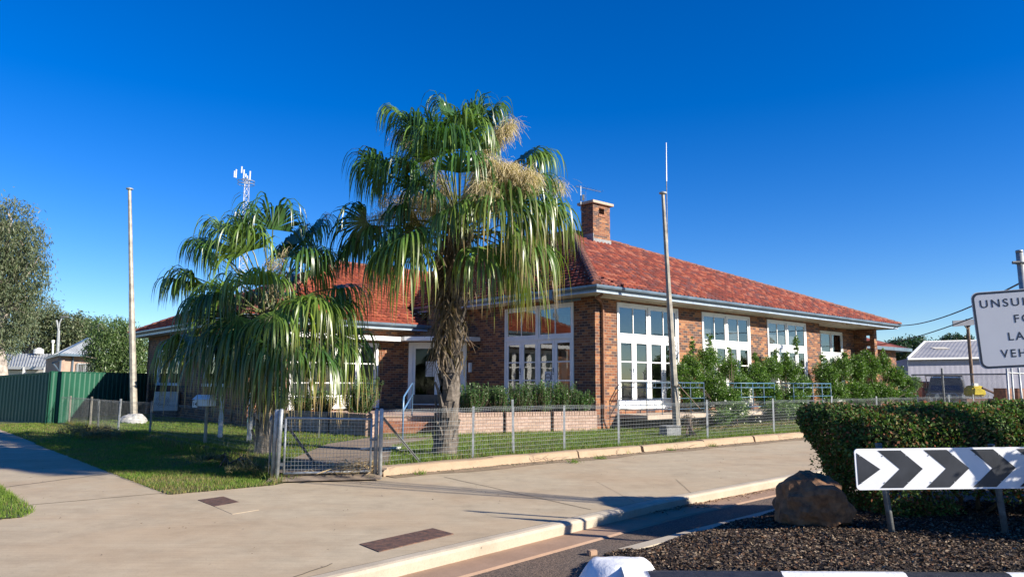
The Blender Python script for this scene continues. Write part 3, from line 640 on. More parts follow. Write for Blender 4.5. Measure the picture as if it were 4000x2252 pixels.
tile_plane([D_, A_, AP, RE], M['tiles']); tile_plane([B_, C_, RE, AP], M['tiles']); tile_plane([C_, D_, RE], M['tiles'])
a2, b2 = (UL - .65, V0 - .67, 3.68), (4, V0 - .67, 3.68); r0, r1 = (-1.45, 14.4, 6.9), (4, 14.4, 6.9); c2, d2 = (UL - .65, 21.25, 3.68), (4, 21.25, 3.68)
tile_plane([a2, b2, r1, r0], M['tiles_wing']); tile_plane([c2, a2, r0], M['tiles_wing']); tile_plane([d2, c2, r0, r1], M['tiles_wing'])
def caps(p, q, name='ridge_caps', r=.13):
    p, q = Vector(p), Vector(q); L = (q - p).length; d = (q - p) / L; n = int(L / .38); mb = MB(BF); side = d.cross(Vector((0, 0, 1))).normalized(); up = side.cross(d)
    for i in range(n):
        a, b_ = p + d * (i * L / n - .03), p + d * ((i + 1) * L / n); j = random.uniform(-.008, .008); vs = []
        for pt, rr in ((a, r * 1.18), (b_, r)):
            for k in range(7): t = math.pi * k / 6; vs.append(pt + side * math.cos(t) * rr + up * (math.sin(t) * rr * .8 - .03 + j))
        mb.add(vs, [(k, k + 1, 8 + k, 7 + k) for k in range(6)] + [tuple(range(6, -1, -1))])
    mb.build(name, M['ridge'], H)
up_ = lambda p, h=.05: (p[0], p[1], p[2] + h)
caps(up_(A_), up_(AP)); caps(up_(B_), up_(AP)); caps(up_(AP), up_(RE)); caps(up_(a2), up_(r0)); caps(up_(r0), up_(r1)); caps(up_(c2), up_(r0)); caps(up_(RE), up_(D_)); caps(up_(RE), up_(C_))
# chimney
m = MB(BF); x0, x1, y0, y1 = 5.86, 6.95, 5.45, 6.15
wall(m, (x0, y0), (x1, y0), 7.0, 9.28, [(.38, .72, 8.86, 9.12)], th=.2); m.box(x0, x0 + .2, y0 + .201, y1, 7.0, 9.28); m.box(x1 - .2, x1, y0 + .201, y1, 7.0, 9.28); m.box(x0 + .2, x1 - .2, y1 - .2, y1, 7.0, 8.8)
ch = m.build('chimney', M['brick'], H)
m = MB(BF); m.box(x0 - .13, x1 + .13, y0 - .13, y1 + .13, 9.282, 9.40); m.build('chimney_cap', M['ledge'], ch, bevel=.012)
m = MB(BF); m.box(x0 + .34, x1 - .33, y0 - .03, y0 - .002, 8.74, 8.855); m.build('sill_course', M['step_brick'], ch)
m = MB(BF); m.box(x0 + .21, x1 - .21, y0 + .21, y1 - .21, 8.5, 8.85); m.build('flue', M['dark'], ch)
m = MB(BF); m.prism([(x0 - .03, y0 - .04), (x1 + .03, y0 - .04), (x1 + .03, y0 - .003), (x0 - .03, y0 - .003)], 7.3, 7.75); m.prism([(x0 - .04, y0 - .04), (x0 - .003, y0 - .04), (x0 - .003, y1), (x0 - .04, y1)], 7.3, 7.95); m.build('flashing', M['pit'], ch)
# downpipe and its offset under the eave
m = MB(BF); m.tube([(.0 - .5, -.75, 4.24), (-.25, -.3, 4.20), (.12, -.12, 4.14), (.27, -.075, 4.0), (.29, -.075, 3.8), (.29, -.075, .5), (.33, -.10, .3), (.36, -.16, .16)], .045, 10)
for z in (3.6, 2.1, 1.0): m.box(.23, .35, -.03, -.002, z, z + .03)
m.build('downpipe', M['rust_pipe'], H, smooth=True)
m = MB(BF); m.box(-OV - .13, -OV - .02, .9, 1.06, 4.2, 4.48); m.tube([(-OV - .06, .98, 4.22), (-OV + .1, .9, 4.12), (-OV + .55, .3, 4.2)], .045, 8); m.build('rain_head', M['fascia'], H)
m = MB(BF); m.tube([(UL - .17, V0 + 1.25, 3.4), (UL - .17, V0 + 1.25, .2)], .045, 8); m.build('downpipe', plain('brown_pipe', (.13, .07, .045), .6), H)
# ---- balconies with railings under the first three windows
def railing(mb_f, x0, x1, y, zb, dark=(0,)):
    out = []
    r = MB(FR(0)); 
    for h, t in ((1.0, .02), (.84, .015), (.50, .015), (.16, .015)): r.tube([(x0, y, zb + h), (x1, y, zb + h)], t, 6); r.tube([(x0, y, zb + h), (x0, -.0, zb + h)], t, 6)
    nx = 4
    for i in range(nx + 1):
        x = x0 + (x1 - x0) * i / nx; r.tube([(x, y, zb), (x, y, zb + 1.02)], .016, 6)
    for k in (.5, 1.5, 2.5, 3.5):
        x = x0 + (x1 - x0) * k / nx; r.ring((x, y, zb + .92), .07, .008, (1, 0, 0), (0, 0, 1), 14)
    r.ring((x0, y * .5, zb + .92), .07, .008, (0, 1, 0), (0, 0, 1), 14)
    return r
for i, (a, b_) in enumerate(((1.0, 5.05), (5.55, 9.6), (10.0, 14.1))):
    m = MB(BF); m.prism([(a, -1.22), (b_, -1.22), (b_, -.002), (a, -.002)], .47, .60); bo = m.build('balcony', M['ledge'], H, bevel=.008)
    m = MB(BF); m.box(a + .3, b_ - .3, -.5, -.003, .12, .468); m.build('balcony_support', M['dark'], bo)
    r = railing(None, a + .12, b_ - .9, -1.1, .6); r.build('railing', M['dark_rail'] if i == 0 else M['blue_rail'], bo, smooth=True)
    if i == 0: bo['label'] = 'concrete balcony slab with dark blue railing'
# ---- terrace, steps, planter walls
P2, P3, P4 = (-4.68, 1.02), (-6.92, 1.6), (-7.72, 5.07); A1, A2 = (-5.62, 3.45), (-4.28, 2.45)
m = MB(BF); m.prism([(-.02, -.02), (-.02, V0 - .02), (UL, V0 - .02), (-7.5, 6.5), A1, A2], .14, .55); m.build('terrace', M['brick_paint'], H)
m = MB(BF); m.prism([A2, A1, (A1[0] - .05, A1[1] + .22), (A2[0] + .12, A2[1] + .16)][::-1] if False else [(A1[0] + .01, A1[1] - .03), (A2[0] - .01, A2[1] - .03), (A2[0] + .1, A2[1] + .2), (A1[0] + .1, A1[1] + .2)], .552, .585); m.build('terrace_edge', M['ledge'], H)
d0 = Vector((-.56, -.83)) * .36
for k, zt in ((1, .43), (2, .30)):
    m = MB(BF); s_ = d0 * k; s1 = d0 * (k - 1)
    m.prism([(A1[0] + s_.x, A1[1] + s_.y), (A2[0] + s_.x, A2[1] + s_.y), (A2[0] + s1.x, A2[1] + s1.y - .0), (A1[0] + s1.x, A1[1] + s1.y - .0)], .10, zt); m.build('step', M['step_brick'], H, bevel=.006)
PT = .73
def planter(pts, label):
    t = thing('planter_wall', label, 'planter', W(*pts[0], LZ)); n = 0
    for p, q in zip(pts, pts[1:]):
        p, q = Vector(p), Vector(q); L = (q - p).length; d = (q - p) / L; nn = Vector((-d.y, d.x)) * .22; k = max(1, round(L / 1.5)); 
        for i in range(k):
            a = p + d * (L * i / k + (.055 if i else 0)); b_ = p + d * (L * (i + 1) / k - (.055 if i < k - 1 else 0)); mb = MB(BF)
            mb.prism([a, b_, b_ + nn, a + nn], .08, PT - .115)
            # soldier course on top: individual bricks with ragged squeezed mortar between
            m2 = int((b_ - a).length / .083); 
            for j in range(m2):
                u0 = a + d * ((b_ - a).length * j / m2 + .004); u1 = a + d * ((b_ - a).length * (j + 1) / m2 - .010); o = random.uniform(0, .006); nv = Vector((-d.y, d.x))
                mb.prism([u0 - nv * o, u1 - nv * o, u1 + nn, u0 + nn], PT - .112, PT - random.uniform(0, .004))
            # proud mortar dribbles
            nz = 5
            for r_ in range(nz):
                z = .13 + r_ * .095
                for j in range(int((b_ - a).length / .12)):
                    u0 = a + d * (.12 * j); u1 = a + d * (.12 * j + random.uniform(.07, .12)); nv = Vector((-d.y, d.x)) * random.uniform(.002, .009); mb.prism([u0 - nv, u1 - nv, u1, u0], z + random.uniform(-.006, .006), z + random.uniform(.008, .016))
            mb.build('brick_section', M['brick_paint'], t)
            if i < k - 1: g0 = p + d * (L * (i + 1) / k); gm = MB(BF); gm.prism([g0 - d * .055 + nn * .45, g0 + d * .055 + nn * .45, g0 + d * .055 + nn * 1.05, g0 - d * .055 + nn * 1.05], .08, PT - .06); gm.build('shade_fill', M['dark'], t)  # near-black block stands for the shade inside each gap
    return t
planter([P2, (-.25, -.28)], 'pinkish painted brick planter wall in sections, between the steps and the house corner')
planter([P4, P3], 'shaded painted brick planter wall beside the steps, seen behind the gate')
planter([A2, (-4.5, 1.25)], 'short painted brick side wall along the right edge of the entry steps'); planter([(-6.85, 1.65), A1], 'short painted brick side wall along the left edge of the entry steps')
m = MB(BF); m.prism([(-4.45, 1.30), (-.35, .05), (-.05, .05), (-.05, 1.2), (-4.2, 2.3)], .1, .66); m.prism([(-6.6, 1.95), (-5.9, 3.3), (-6.2, 8.1), (-7.5, 8.1), (-7.4, 5.0)], .1, .62); struct(m, 'planter_soil', M['dirt'])
# ------------------------------------------------------------------ mast and antenna on the roof
t = thing('tv_antenna', 'thin metal tv antenna with crossbar elements strapped to the chimney', 'antenna', W(5.7, 5.8, 8.9))
c = W(5.72, 5.9, 0); m = MB(); m.tube([c + Vector((.02, 0, 8.9)), c + Vector((-.10, 0, 9.0)), c + Vector((-.10, 0, 10.1))], .02, 6); m.build('mast', M['galv'], t)
m = MB(); b0 = c + Vector((-.32, -.1, 10.06)); b1 = c + Vector((.85, .6, 10.0)); m.tube([b0, b1], .012, 5)
for i in range(9): p = b0.lerp(b1, i / 8); l = .28 - .01 * i; q = Vector((.5, -.85, .0)) * l; m.tube([p - q + Vector((0, 0, .0)), p + q], .006, 4)
m.build('element', M['galv_dark'], t); m = MB(); m.box(c.x - .04, c.x + .06, c.y - .05, c.y + .05, 9.45, 9.7); m.tube([c + Vector((-.1, 0, 9.4)), c + Vector((.12, 0, 9.4)), c + Vector((.12, 0, 9.85)), c + Vector((-.1, 0, 9.85))], .008, 4); m.build('box', M['galv_dark'], t)
t = thing('whip_antenna', 'tall thin white whip antenna rising from the roof behind the right flagpole', 'antenna', W(12.2, 6.2, 7.6)); c = W(12.2, 6.3, 0)
m = MB(); m.tube([c + Vector((0, 0, 7.6)), c + Vector((0, 0, 11.6))], .022, 6); m.build('mast', M['galv_dark'], t); m = MB(); m.tube([c + Vector((0, 0, 11.6)), c + Vector((.03, 0, 13.6))], [.035, .018], 6); m.build('whip', M['white'], t)
# ------------------------------------------------------------------ fences
def wire_fence(name, label, pts, zb, H_, posts, pitch=.058, rows=12, curl=True, ret=False, cat='fence', lean=None, post_h=1.05, wr=.0015, mw=None):
    """pts: plan polyline (world); posts: list of (world xy, height, lean)"""
    t = thing(name, label, cat, (*pts[0][:2], zb)); m = MB()
    for p, q in zip(pts, pts[1:]):
        p = Vector((*p[:2], zb)); q = Vector((*q[:2], zb)); L = (q - p).length; d = (q - p) / L; n = int(L / pitch)
        def sag(s): return .012 * math.sin(s * 1.7) + .01 * math.sin(s * 4.1)
        for i in range(n + 1):
            s = i * L / n; a = p + d * s; sg = sag(s); m.bar(a + Vector((0, 0, .02)), a + Vector((sg, sg, H_ + sg)), wr * 2, wr * 2, (1, 0, 0))
        for r in range(rows + 1):
            f_ = r / rows; h = (.02 + (H_ - .02) * f_) if r < rows - 2 else (H_ - (rows - r) * .03)
            k = max(2, int(L / .8)); prev = None
            for i in range(k + 1):
                s = i * L / k; a = p + d * s + Vector((sag(s) * f_, sag(s) * f_, h + sag(s) * f_))
                if prev is not None: m.bar(prev, a, wr * 2.2, wr * 2.2)
                prev = a
        if curl:                                       # twisted top selvedge
            k = int(L / .06); nn = Vector((-d.y, d.x, 0)) * .02
            for i in range(k):
                a = p + d * (i * L / k); m.bar(a + Vector((0, 0, H_ - .05)), a + d * .05 + nn + Vector((0, 0, H_ + .015)), wr * 1.8)
    m.build('wire_mesh', mw or M['wire'], t)
    for (q, h, ln, mt) in posts:
        pm = MB(); a = Vector((*q[:2], zb - .05)); b_ = Vector((q[0] + ln[0], q[1] + ln[1], zb + h)); dd = (b_ - a)
        pm.bar(a, b_, .045, .012, (0, 1, 0)); pm.bar(a + Vector((.012, .02, 0)), b_ + Vector((.012, .02, 0)), .012, .04, (0, 1, 0)); pm.build('post', mt, t)
    return t
def zp(x, y, z=.12): p = G(x, y, z); return (p.x, p.y)
gR = G(1469, 1865, .02); gL = G(1073, 1876, .02)
fp = [zp(1500, 1840), zp(1853, 1790), zp(2011, 1779), zp(2416, 1744), W(-.2, -4.2)[:2], W(3.1, -4.2)[:2], W(6.7, -4.2)[:2]]
pl = [W(-8.1, -4.22), W(-7.05, -4.22), W(-5.6, -4.22), W(-3.82, -4.22), W(-.25, -4.2), W(3.1, -4.2), W(6.6, -4.2)]
pts1 = [W(-10.35, -4.3), W(-8.1, -4.22), W(-7.05, -4.22), W(-3.82, -4.22), W(-.2, -4.2), W(3.1, -4.2), W(6.6, -4.2), W(22.5, -4.15)]
ps = [(pl[0], 1.0, (0, 0), M['galv']), (pl[1], 1.12, (-.03, .0), M['galv']), (pl[2], .98, (0, 0), M['galv']), (pl[3], 1.08, (0, 0), M['galv']), (pl[4], 1.04, (0, 0), M['galv']), (pl[5], 1.04, (.0, 0), M['galv']), (pl[6], 1.08, (.12, .06), M['galv'])]
for a in (10.2, 14.0, 17.3, 20.3, 22.4): ps.append((W(a, -4.17), 1.04, (random.uniform(-.02, .02), 0), M['galv']))
wire_fence('wire_fence', 'long galvanised woven wire fence with steel posts running right of the gate', [tuple(p) for p in pts1], .12, .97, [((p[0].x, p[0].y), *p[1:]) for p in ps])
pl = [(357, 1665), (459, 1690), (608, 1702), (799, 1750)]
cn = [gL, W(-10.85, -2.2), W(-11.0, 2.2), W(-11.05, 6.6), W(-11.4, 8.6), W(-11.45, 10.9), W(-11.5, 12.6), W(-11.6, 14.2), W(-11.8, 15.2)]
cn[0] = Vector((gL.x - .12, gL.y + .03, 0)); cn[1] = W(-11.2, -2.0)
lp = [(W(-11.0, 2.2), 1.0, M['pole']), (W(-11.05, 6.6), .98, M['galv_dark']), (W(-11.4, 8.6), 1.0, M['galv']), (W(-11.45, 12.0), 1.0, M['pole']), (W(-11.6, 14.6), .98, M['pole']), (W(-11.55, 10.4), .92, M['galv_dark']), (W(-11.8, 17.0), .98, M['pole'])]
wire_fence('wire_fence', 'weathered wire fence with mixed posts, left of the gate along the side path', [tuple(p) for p in cn], .03, .93, [((p.x, p.y), h, (random.uniform(-.03, .03), 0), mt) for p, h, mt in lp], mw=M['galv_dark'])
# gate and its posts
t = thing('garden_gate', 'grey metal framed wire mesh gate closed across the concrete path', 'gate', (gL + gR) / 2)
a = Vector((gL.x + .13, gL.y + .02, 0)); b_ = Vector((gR.x - .10, gR.y - .0, 0)); zb, zt = .13, 1.0
m = MB(); 
for p, q in (((a, zb), (b_, zb)), ((a, zt), (b_, zt + -.03)), ((a, zb), (a, zt)), ((b_, zb - .02), (b_, zt - .03))): m.tube([p[0] + Vector((0, 0, p[1])), q[0] + Vector((0, 0, q[1]))], .019, 8)
m.build('gate_frame', M['galv'], t, smooth=True); m = MB()
for i in range(1, 25): p = a.lerp(b_, i / 25); m.bar(p + Vector((0, 0, zb)), p + Vector((0, 0, zt - .02)), .0036, .0036, (1, 0, 0))
for i in range(1, 14): z = zb + (zt - zb) * i / 14; m.bar(a + Vector((0, 0, z)), b_ + Vector((0, 0, z - .02)), .0036)
m.build('mesh_panel', M['wire'], t); m = MB(); m.box(b_.x - .02, b_.x + .10, b_.y - .03, b_.y, .62, .66); m.build('latch', M['galv_dark'], t)
for z in (.85, .25): m = MB(); m.box(a.x - .08, a.x, a.y - .02, a.y + .01, z, z + .05); m.build('hinge', M['galv_dark'], t)
def gpost(name, label, p, brace, grp, zb=0, lean=0):
    t = thing(name, label, 'gate post', p, grp); m = MB()
    for k, (dx, h) in enumerate(((-.055, 1.12), (.03, 1.13))):
        q = Vector((p.x + dx, p.y + (.0 if k else .04), zb)); m.tube([q, q + Vector((lean, 0, h)), q + Vector((lean, 0, h + .02))], [.033, .033, .02], 10)
    m.build('post', M['galv'], t, smooth=True); m = MB(); q = Vector((p.x + .05, p.y + .1, .98)); m.bar(q, Vector((p.x + brace[0], p.y + brace[1], .1)), .05, .01); m.bar(q, Vector((p.x + brace[0], p.y + brace[1], .1)), .01, .05); m.build('brace', M['galv_dark'], t)
gpost('gate_post', 'doubled galvanised post at the left side of the gate, leaning slightly', gL, (.35, 1.2), 'gate posts', lean=.03)
gpost('gate_post', 'doubled galvanised post wrapped in wire at the right side of the gate', gR + Vector((.03, .0, 0)), (.55, 1.35), 'gate posts')
# ------------------------------------------------------------------ garden path and odds and ends
gp = [uv_of(gL + Vector((-.1, .0, 0))), uv_of(gR + Vector((.15, .1, 0))), (-7.9, -1.0), (-4.6, 1.05), (-6.9, 1.6), (-8.8, .4), (-10.7, -2.0)]
m = MB(BF); m.add([(*p, LZ + .006) for p in gp], [tuple(range(len(gp)))]); struct(m, 'garden_path', M['pathc'])
m = MB(); p0, p1 = gL + Vector((-.08, .05, 0)), gR + Vector((.1, .05, 0)); m.add([p0 + Vector((0, -.25, .006)), p1 + Vector((0, -.25, .006)), p1 + Vector((0, .3, .13)), p0 + Vector((0, .3, .13))], [(0, 1, 2, 3)]); struct(m, 'gate_ramp', M['pathc'])
m = MB(BF)
for i in range(1, 5): s = i / 5; a = Vector((-9.6, -3.0)).lerp(Vector((-4.9, 1.2)), s); groove([(a.x - 1.1 * .6, a.y + 1.0), (a.x + .5, a.y - .55)], .012, LZ + .011)
groove([(-10.3, -2.6), (-5.9, 1.4)], .01, LZ + .012)
tag(m.build('garden_path_joints', M['ledge']), kind='structure')
# white folded sheet on the path
c = G(1490, 1752, .15); m = MB(); m.add([c + Vector(q) for q in ((-.42, -.12, .03), (-.1, -.18, .06), (.42, .02, .05), (.5, .2, .02), (.05, .22, .02), (-.3, .1, .0), (-.42, -.12, -.01), (.42, .02, .0))], [(0, 1, 5), (1, 4, 5), (1, 2, 4), (2, 3, 4), (0, 6, 7, 2, 1)])
tag(m.build('sheet', M['white'], at=c), 'crumpled white sheet lying flat on the garden path', 'sheet')
# blue handrail beside the steps
hb, ht = G(1572, 1717, LZ), Vector(W(-4.75, 3.05, .55)); t = thing('handrail', 'bent blue tube handrail with two sloping bars beside the entry steps', 'handrail', hb)
up = Vector((0, 0, 1)); top = W(-5.4, 2.1, 1.62); top = Vector((ht.x, ht.y, 1.62)); m = MB(); m.tube([hb, hb + up * .98, hb + up * 1.06 + (ht - hb) * .03, hb.lerp(ht, .9) * 1 + up * 0 + Vector((0, 0, 1.52 - hb.lerp(ht, .9).z)), Vector((ht.x, ht.y, 1.55)), Vector((ht.x, ht.y, .55))], .024, 8); m.build('rail', M['hand_blue'], t, smooth=True)
m = MB(); m.tube([hb + up * .72, Vector((ht.x, ht.y, 1.2))], .024, 8); m.build('lower_rail', M['hand_blue'], t, smooth=True)
# flag poles
def flagpole(base, top, r0, r1, label, foot, sides=8):
    t = thing('flagpole', label, 'flagpole', base, 'bare flagpoles on the lawn'); m = MB(); m.tube([base, base.lerp(top, .12), base.lerp(top, .55), base.lerp(top, .555), top], [r0, r0 * .97, (r0 + r1) / 2, (r0 + r1) / 2 * .92, r1], sides); m.build('pole', M['pole'], t)
    m = MB(); m.tube([top, top + Vector((0, 0, .02)), top + Vector((0, 0, .06)), top + Vector((0, 0, .09))], [r1 * 1.1, .115, .12, .03], 14); m.build('cap', M['galv'], t)
    m = MB(); q = base + Vector((-.0, -r0 - .02, .45 + .8)); m.tube([q + Vector((-.05, 0, 0)), q + Vector((.05, 0, .03))], .012, 6); m.build('cleat', M['galv_dark'], t); return t
b_ = G(2645, 1692, LZ); flagpole(b_, Vector((b_.x - .26, b_.y + .05, 7.29)), .115, .05, 'tall bare grey flagpole in front of the first tall windows', None)
bl = G(523, 1652, LZ); flagpole(bl, Vector((-13.81, 25.73, 8.37)), .12, .055, 'tall bare grey flagpole standing in a white painted rock, left of the house', None)
def rock(name, c, size, mat, label, cat='rock', seed=1, sub=4, amp=.28, sq=1.0):
    from mathutils import noise as mn
    bm = bmesh.new(); bmesh.ops.create_icosphere(bm, subdivisions=sub, radius=1); sv = Vector((seed * 3.1, seed * 1.7, seed))
    for v in bm.verts:
        p = v.co.copy(); n1 = mn.noise(p * 1.1 + sv); n2 = mn.noise(p * 3 + sv); n3 = mn.noise(p * 8 + sv)
        q = p * (1 + amp * n1 + amp * .45 * n2 + amp * .15 * n3); q = Vector([math.copysign(abs(x) ** sq, x) for x in q]); v.co = Vector((q.x * size[0], q.y * size[1], q.z * size[2]))
    me = bpy.data.meshes.new(name); bm.to_mesh(me); bm.free(); me.materials.append(mat); box_uv(me); o = link(me, name, None, c); return tag(o, label, cat)
rock('painted_rock', bl + Vector((0, 0, .05)), (.46, .4, .28), M['pale_rock'], 'whitewashed rock footing at the base of the left flagpole', seed=4)
b_ = G(2618, 1700, LZ); m = MB(frame(b_, 20)); m.box(-.24, .24, -.2, .2, -.02, .24); m.box(-.26, .26, -.22, .22, .24, .28); tag(m.build('service_box', M['pit'], at=b_, bevel=.02), 'grey plastic service box at the foot of the right flagpole', 'service box')
a, q = G(2650, 1535, LZ), 0; base = G(2645, 1692, LZ); t = thing('prop_stick', 'thin timber stick roped to the right flagpole and leaning away from it', 'stick', base); m = MB(); m.tube([base + Vector((.03, -.13, 1.42)), base + Vector((.62, -.3, .72))], .018, 6); m.build('stick', M['timber'], t); m = MB(); m.ring(base + Vector((-.02, 0, 1.4)), .125, .014, (1, 0, 0), (0, 1, .1)); m.ring(base + Vector((-.02, 0, 1.36)), .125, .014, (1, 0, 0), (0, 1, -.1)); m.build('rope', M['pole'], t)
# mailbox
p = G(799, 1750, .03); t = thing('mailbox', 'white gable topped mailbox numbered 14 on a pole at the side fence', 'mailbox', p)
m = MB(); m.tube([p, p + Vector((-.01, 0, .55)), p + Vector((.0, 0, 1.0))], [.035, .03, .035], 8); m.build('post', M['pole'], t)
mf = frame(p + Vector((-.05, 0, 1.0)), 68); m = MB(mf); m.box(-.12, .12, -.21, .21, -.03, .13); bx = m.build('box', M['white'], t, bevel=.008)
m = MB(mf); m.add([(-.15, -.25, .12), (-.15, .25, .12), (0, .25, .23), (0, -.25, .23), (.15, .25, .12), (.15, -.25, .12), (-.12, -.2, .13), (.12, -.2, .13), (0, -.2, .21)], [(0, 1, 2, 3), (3, 2, 4, 5), (6, 7, 8)]); m.build('roof', M['white'], t)
m = MB(mf); m.box(-.14, -.122, .10, .24, -.06, .10); nb = m.build('number_plate', M['white'], t)
def text(s, size, mtx, mat, parent, name='lettering', depth=.001, bold=.0, align='CENTER', xs=1.0, fit=None):
    cu = bpy.data.curves.new(name, 'FONT'); cu.body = s; cu.size = size; cu.extrude = depth; cu.offset = bold; cu.align_x = align; cu.space_character = xs
    o = bpy.data.objects.new(name + '_tmp', cu); col.objects.link(o); dg = bpy.context.evaluated_depsgraph_get(); me = bpy.data.meshes.new_from_object(o.evaluated_get(dg)); bpy.data.objects.remove(o); me.name = name
    if fit: x_ = [v.co.x for v in me.vertices]; f_ = fit / (max(x_) - min(x_)); c_ = (max(x_) + min(x_)) / 2; me.transform(Matrix.Diagonal((f_, 1, 1, 1)) @ Matrix.Translation((-c_, 0, 0)))
    me.transform(Matrix.Translation(-Vector(parent['_o'])) @ mtx); me.materials.clear(); me.materials.append(mat); r = link(me, name, parent, parent['_o']); return r
RX = Matrix.Rotation(math.pi / 2, 4, 'X')
text('14', .13, mf @ Matrix.Translation((-.1415, .17, -.03)) @ Matrix.Rotation(-math.pi / 2, 4, 'Z') @ RX, M['black'], nb, 'house_number', bold=.001)
# white pickets and pipe behind the side fence, green hose
for i, (x, y0, lab) in enumerate(((858, 1712, 'white painted timber stake behind the side fence, nearer the mailbox'), (972, 1722, 'white painted timber stake behind the side fence, nearer the small palm'))):
    p = G(x, y0, LZ); m = MB(); m.prism([(p.x - .055, p.y), (p.x + .055, p.y), (p.x + .055, p.y + .03), (p.x - .055, p.y + .03)], LZ, LZ + 1.08); m.add([(p.x - .055, p.y, LZ + 1.08), (p.x + .055, p.y, LZ + 1.08), (p.x - .03, p.y, LZ + 1.16), (p.x - .055, p.y + .03, LZ + 1.08), (p.x + .055, p.y + .03, LZ + 1.08), (p.x - .03, p.y + .03, LZ + 1.16)], [(0, 1, 2), (5, 4, 3), (1, 4, 5, 2), (3, 0, 2, 5)]); tag(m.build('timber_stake', M['white'], at=p), lab, 'stake', 'white timber stakes behind the side fence')
p = G(830, 1640, .1); q0 = G(835, 1750, LZ); m = MB(); z1 = 1.16
a = W(-10.0, 1.4, 0); b2_ = W(-8.3, 1.9, 0); m.tube([a + Vector((0, 0, .62)), a + Vector((0, 0, 1.15)), a + Vector((.05, 0, 1.2)), b2_ + Vector((0, 0, 1.18)), b2_ + Vector((0, 0, .1))], .014, 6); tag(m.build('pipe_frame', M['galv_dark'], at=a), 'thin bent pipe frame standing on the lawn behind the white stakes', 'pipe')
p = W(-7.9, 7.2, 1.55); m = MB(frame(p, -30)); 
for k in range(5): m.ring((0, .02 * k, 0), .20 - .012 * k, .018, (1, 0, 0), (0, 0, 1), 18)
m.tube([(.1, 0, -.15), (.2, -.3, -.6), (.35, -.5, -1.0), (.4, -.6, -1.4)], .012, 6); tag(m.build('garden_hose', plain('green_hose', (.08, .25, .2), .4), at=p), 'coiled blue green garden hose hanging at the wing corner behind the small palm', 'hose')
# air conditioner
p = W(UL - .45, 15.7, .38); t = thing('air_conditioner', 'white outdoor air conditioner unit against the shaded wing wall', 'air conditioner', p); cf = frame(p, math.degrees(-UA) + 60); m = MB(cf); m.box(-.45, .45, -.16, .16, 0, .75); m.build('casing', plain('aircon_paint', (.45, .46, .45), .5), t, bevel=.015)
m = MB(cf)
for k in (.06, .12, .18, .24): m.ring((-.12, -.165, .38), k, .006, (1, 0, 0), (0, 0, 1))
m.build('fan_grille', M['galv_dark'], t); m = MB(cf); m.box(-.4, .4, -.1, .1, -.25, -.002); m.build('stand', M['dark'], t); m = MB(cf); m.tube([(.45, 0, .3), (.6, .1, .2), (.62, .1, -.2)], .02, 6); m.build('pipe', M['galv_dark'], t)
# green sheet fence
def ribbed(pts, z0, z1, name, label, pitch=.16, rib=.025, z1b=None):
    z1b = z1b or z1
    t = thing(name, label, 'fence', (*pts[0], z0)); m = MB()
    for p, q in zip(pts, pts[1:]):
        p, q = Vector(p), Vector(q); L = (q - p).length; d = (q - p) / L; nn = Vector((-d.y, d.x)); n = int(L / pitch); prof = []
        for i in range(n):
            for s, o in ((0, 0), (.35, 0), (.45, rib), (.9, rib)): prof.append(p + d * ((i + s) * L / n) - nn * o)
        prof.append(q)
        zz0, zz1 = z0, z1
        for a, b_ in zip(prof, prof[1:]): ha, hb_ = (z1 + (z1b - z1) * (q_ - p).length / L for q_ in (a, b_)); m.add([(a.x, a.y, zz0), (b_.x, b_.y, zz0), (b_.x, b_.y, hb_), (a.x, a.y, ha)], [(0, 1, 2, 3)])
    m.build('ribbed_sheet', M['green_fence'], t); m = MB()
    for p, q in zip(pts, pts[1:]): m.bar((*p, z1 + .012), (*q, z1b + .012), .05, .04); m.bar((*p, z0 + .03), (*q, z0 + .03), .05, .06)
    m.bar((*pts[0], z0), (*pts[0], z1 + .04), .06, .06, (0, 1, 0)); m.bar((*pts[-1], z0), (*pts[-1], z1b + .04), .06, .06, (0, 1, 0))
    m.build('rail', M['green_fence'], t)
gc = G(185, 1650, .05); ribbed([(gc.x, gc.y), tuple(W(UL - .1, 20.2)[:2])], .0, 1.85, 'green_sheet_fence', 'green ribbed steel fence panel run, part sunlit, between the corner post and the house', .30, .03)
ribbed([(gc.x - .03, gc.y), (gc.x - 6.1, gc.y + 3.0)], .0, 1.83, 'green_sheet_fence', 'green ribbed steel fence run in shade, at the left edge along the side path', .2, .03, 1.52)
# ------------------------------------------------------------------ footpath covers
def lid(pts, z, mat, name, label, cat, th=.012):
    c = sum((G(*p, 0) for p in pts), Vector()) / len(pts); m = MB(); w = [G(*p, 0) for p in pts]; m.prism([(q.x, q.y) for q in w][::-1], -.004, z); o = tag(m.build(name, mat, at=c), label, cat); return o
lid([(773, 1952), (872, 1938), (935, 1960), (838, 1977)], .005, M['rust'], 'access_cover', 'small square rusty cover plate in the footpath beside a concrete lid', 'access cover')
lid([(838, 1977), (935, 1960), (1012, 1990), (907, 2007)], .0035, M['footpath'], 'access_cover', 'pale concrete half lid next to the small rusty cover in the footpath', 'access cover')
lid([(1405, 2125), (1690, 2063), (1772, 2085), (1480, 2155)], .008, M['rust'], 'access_cover', 'long dark steel cover plate set in the footpath near the kerb', 'access cover')
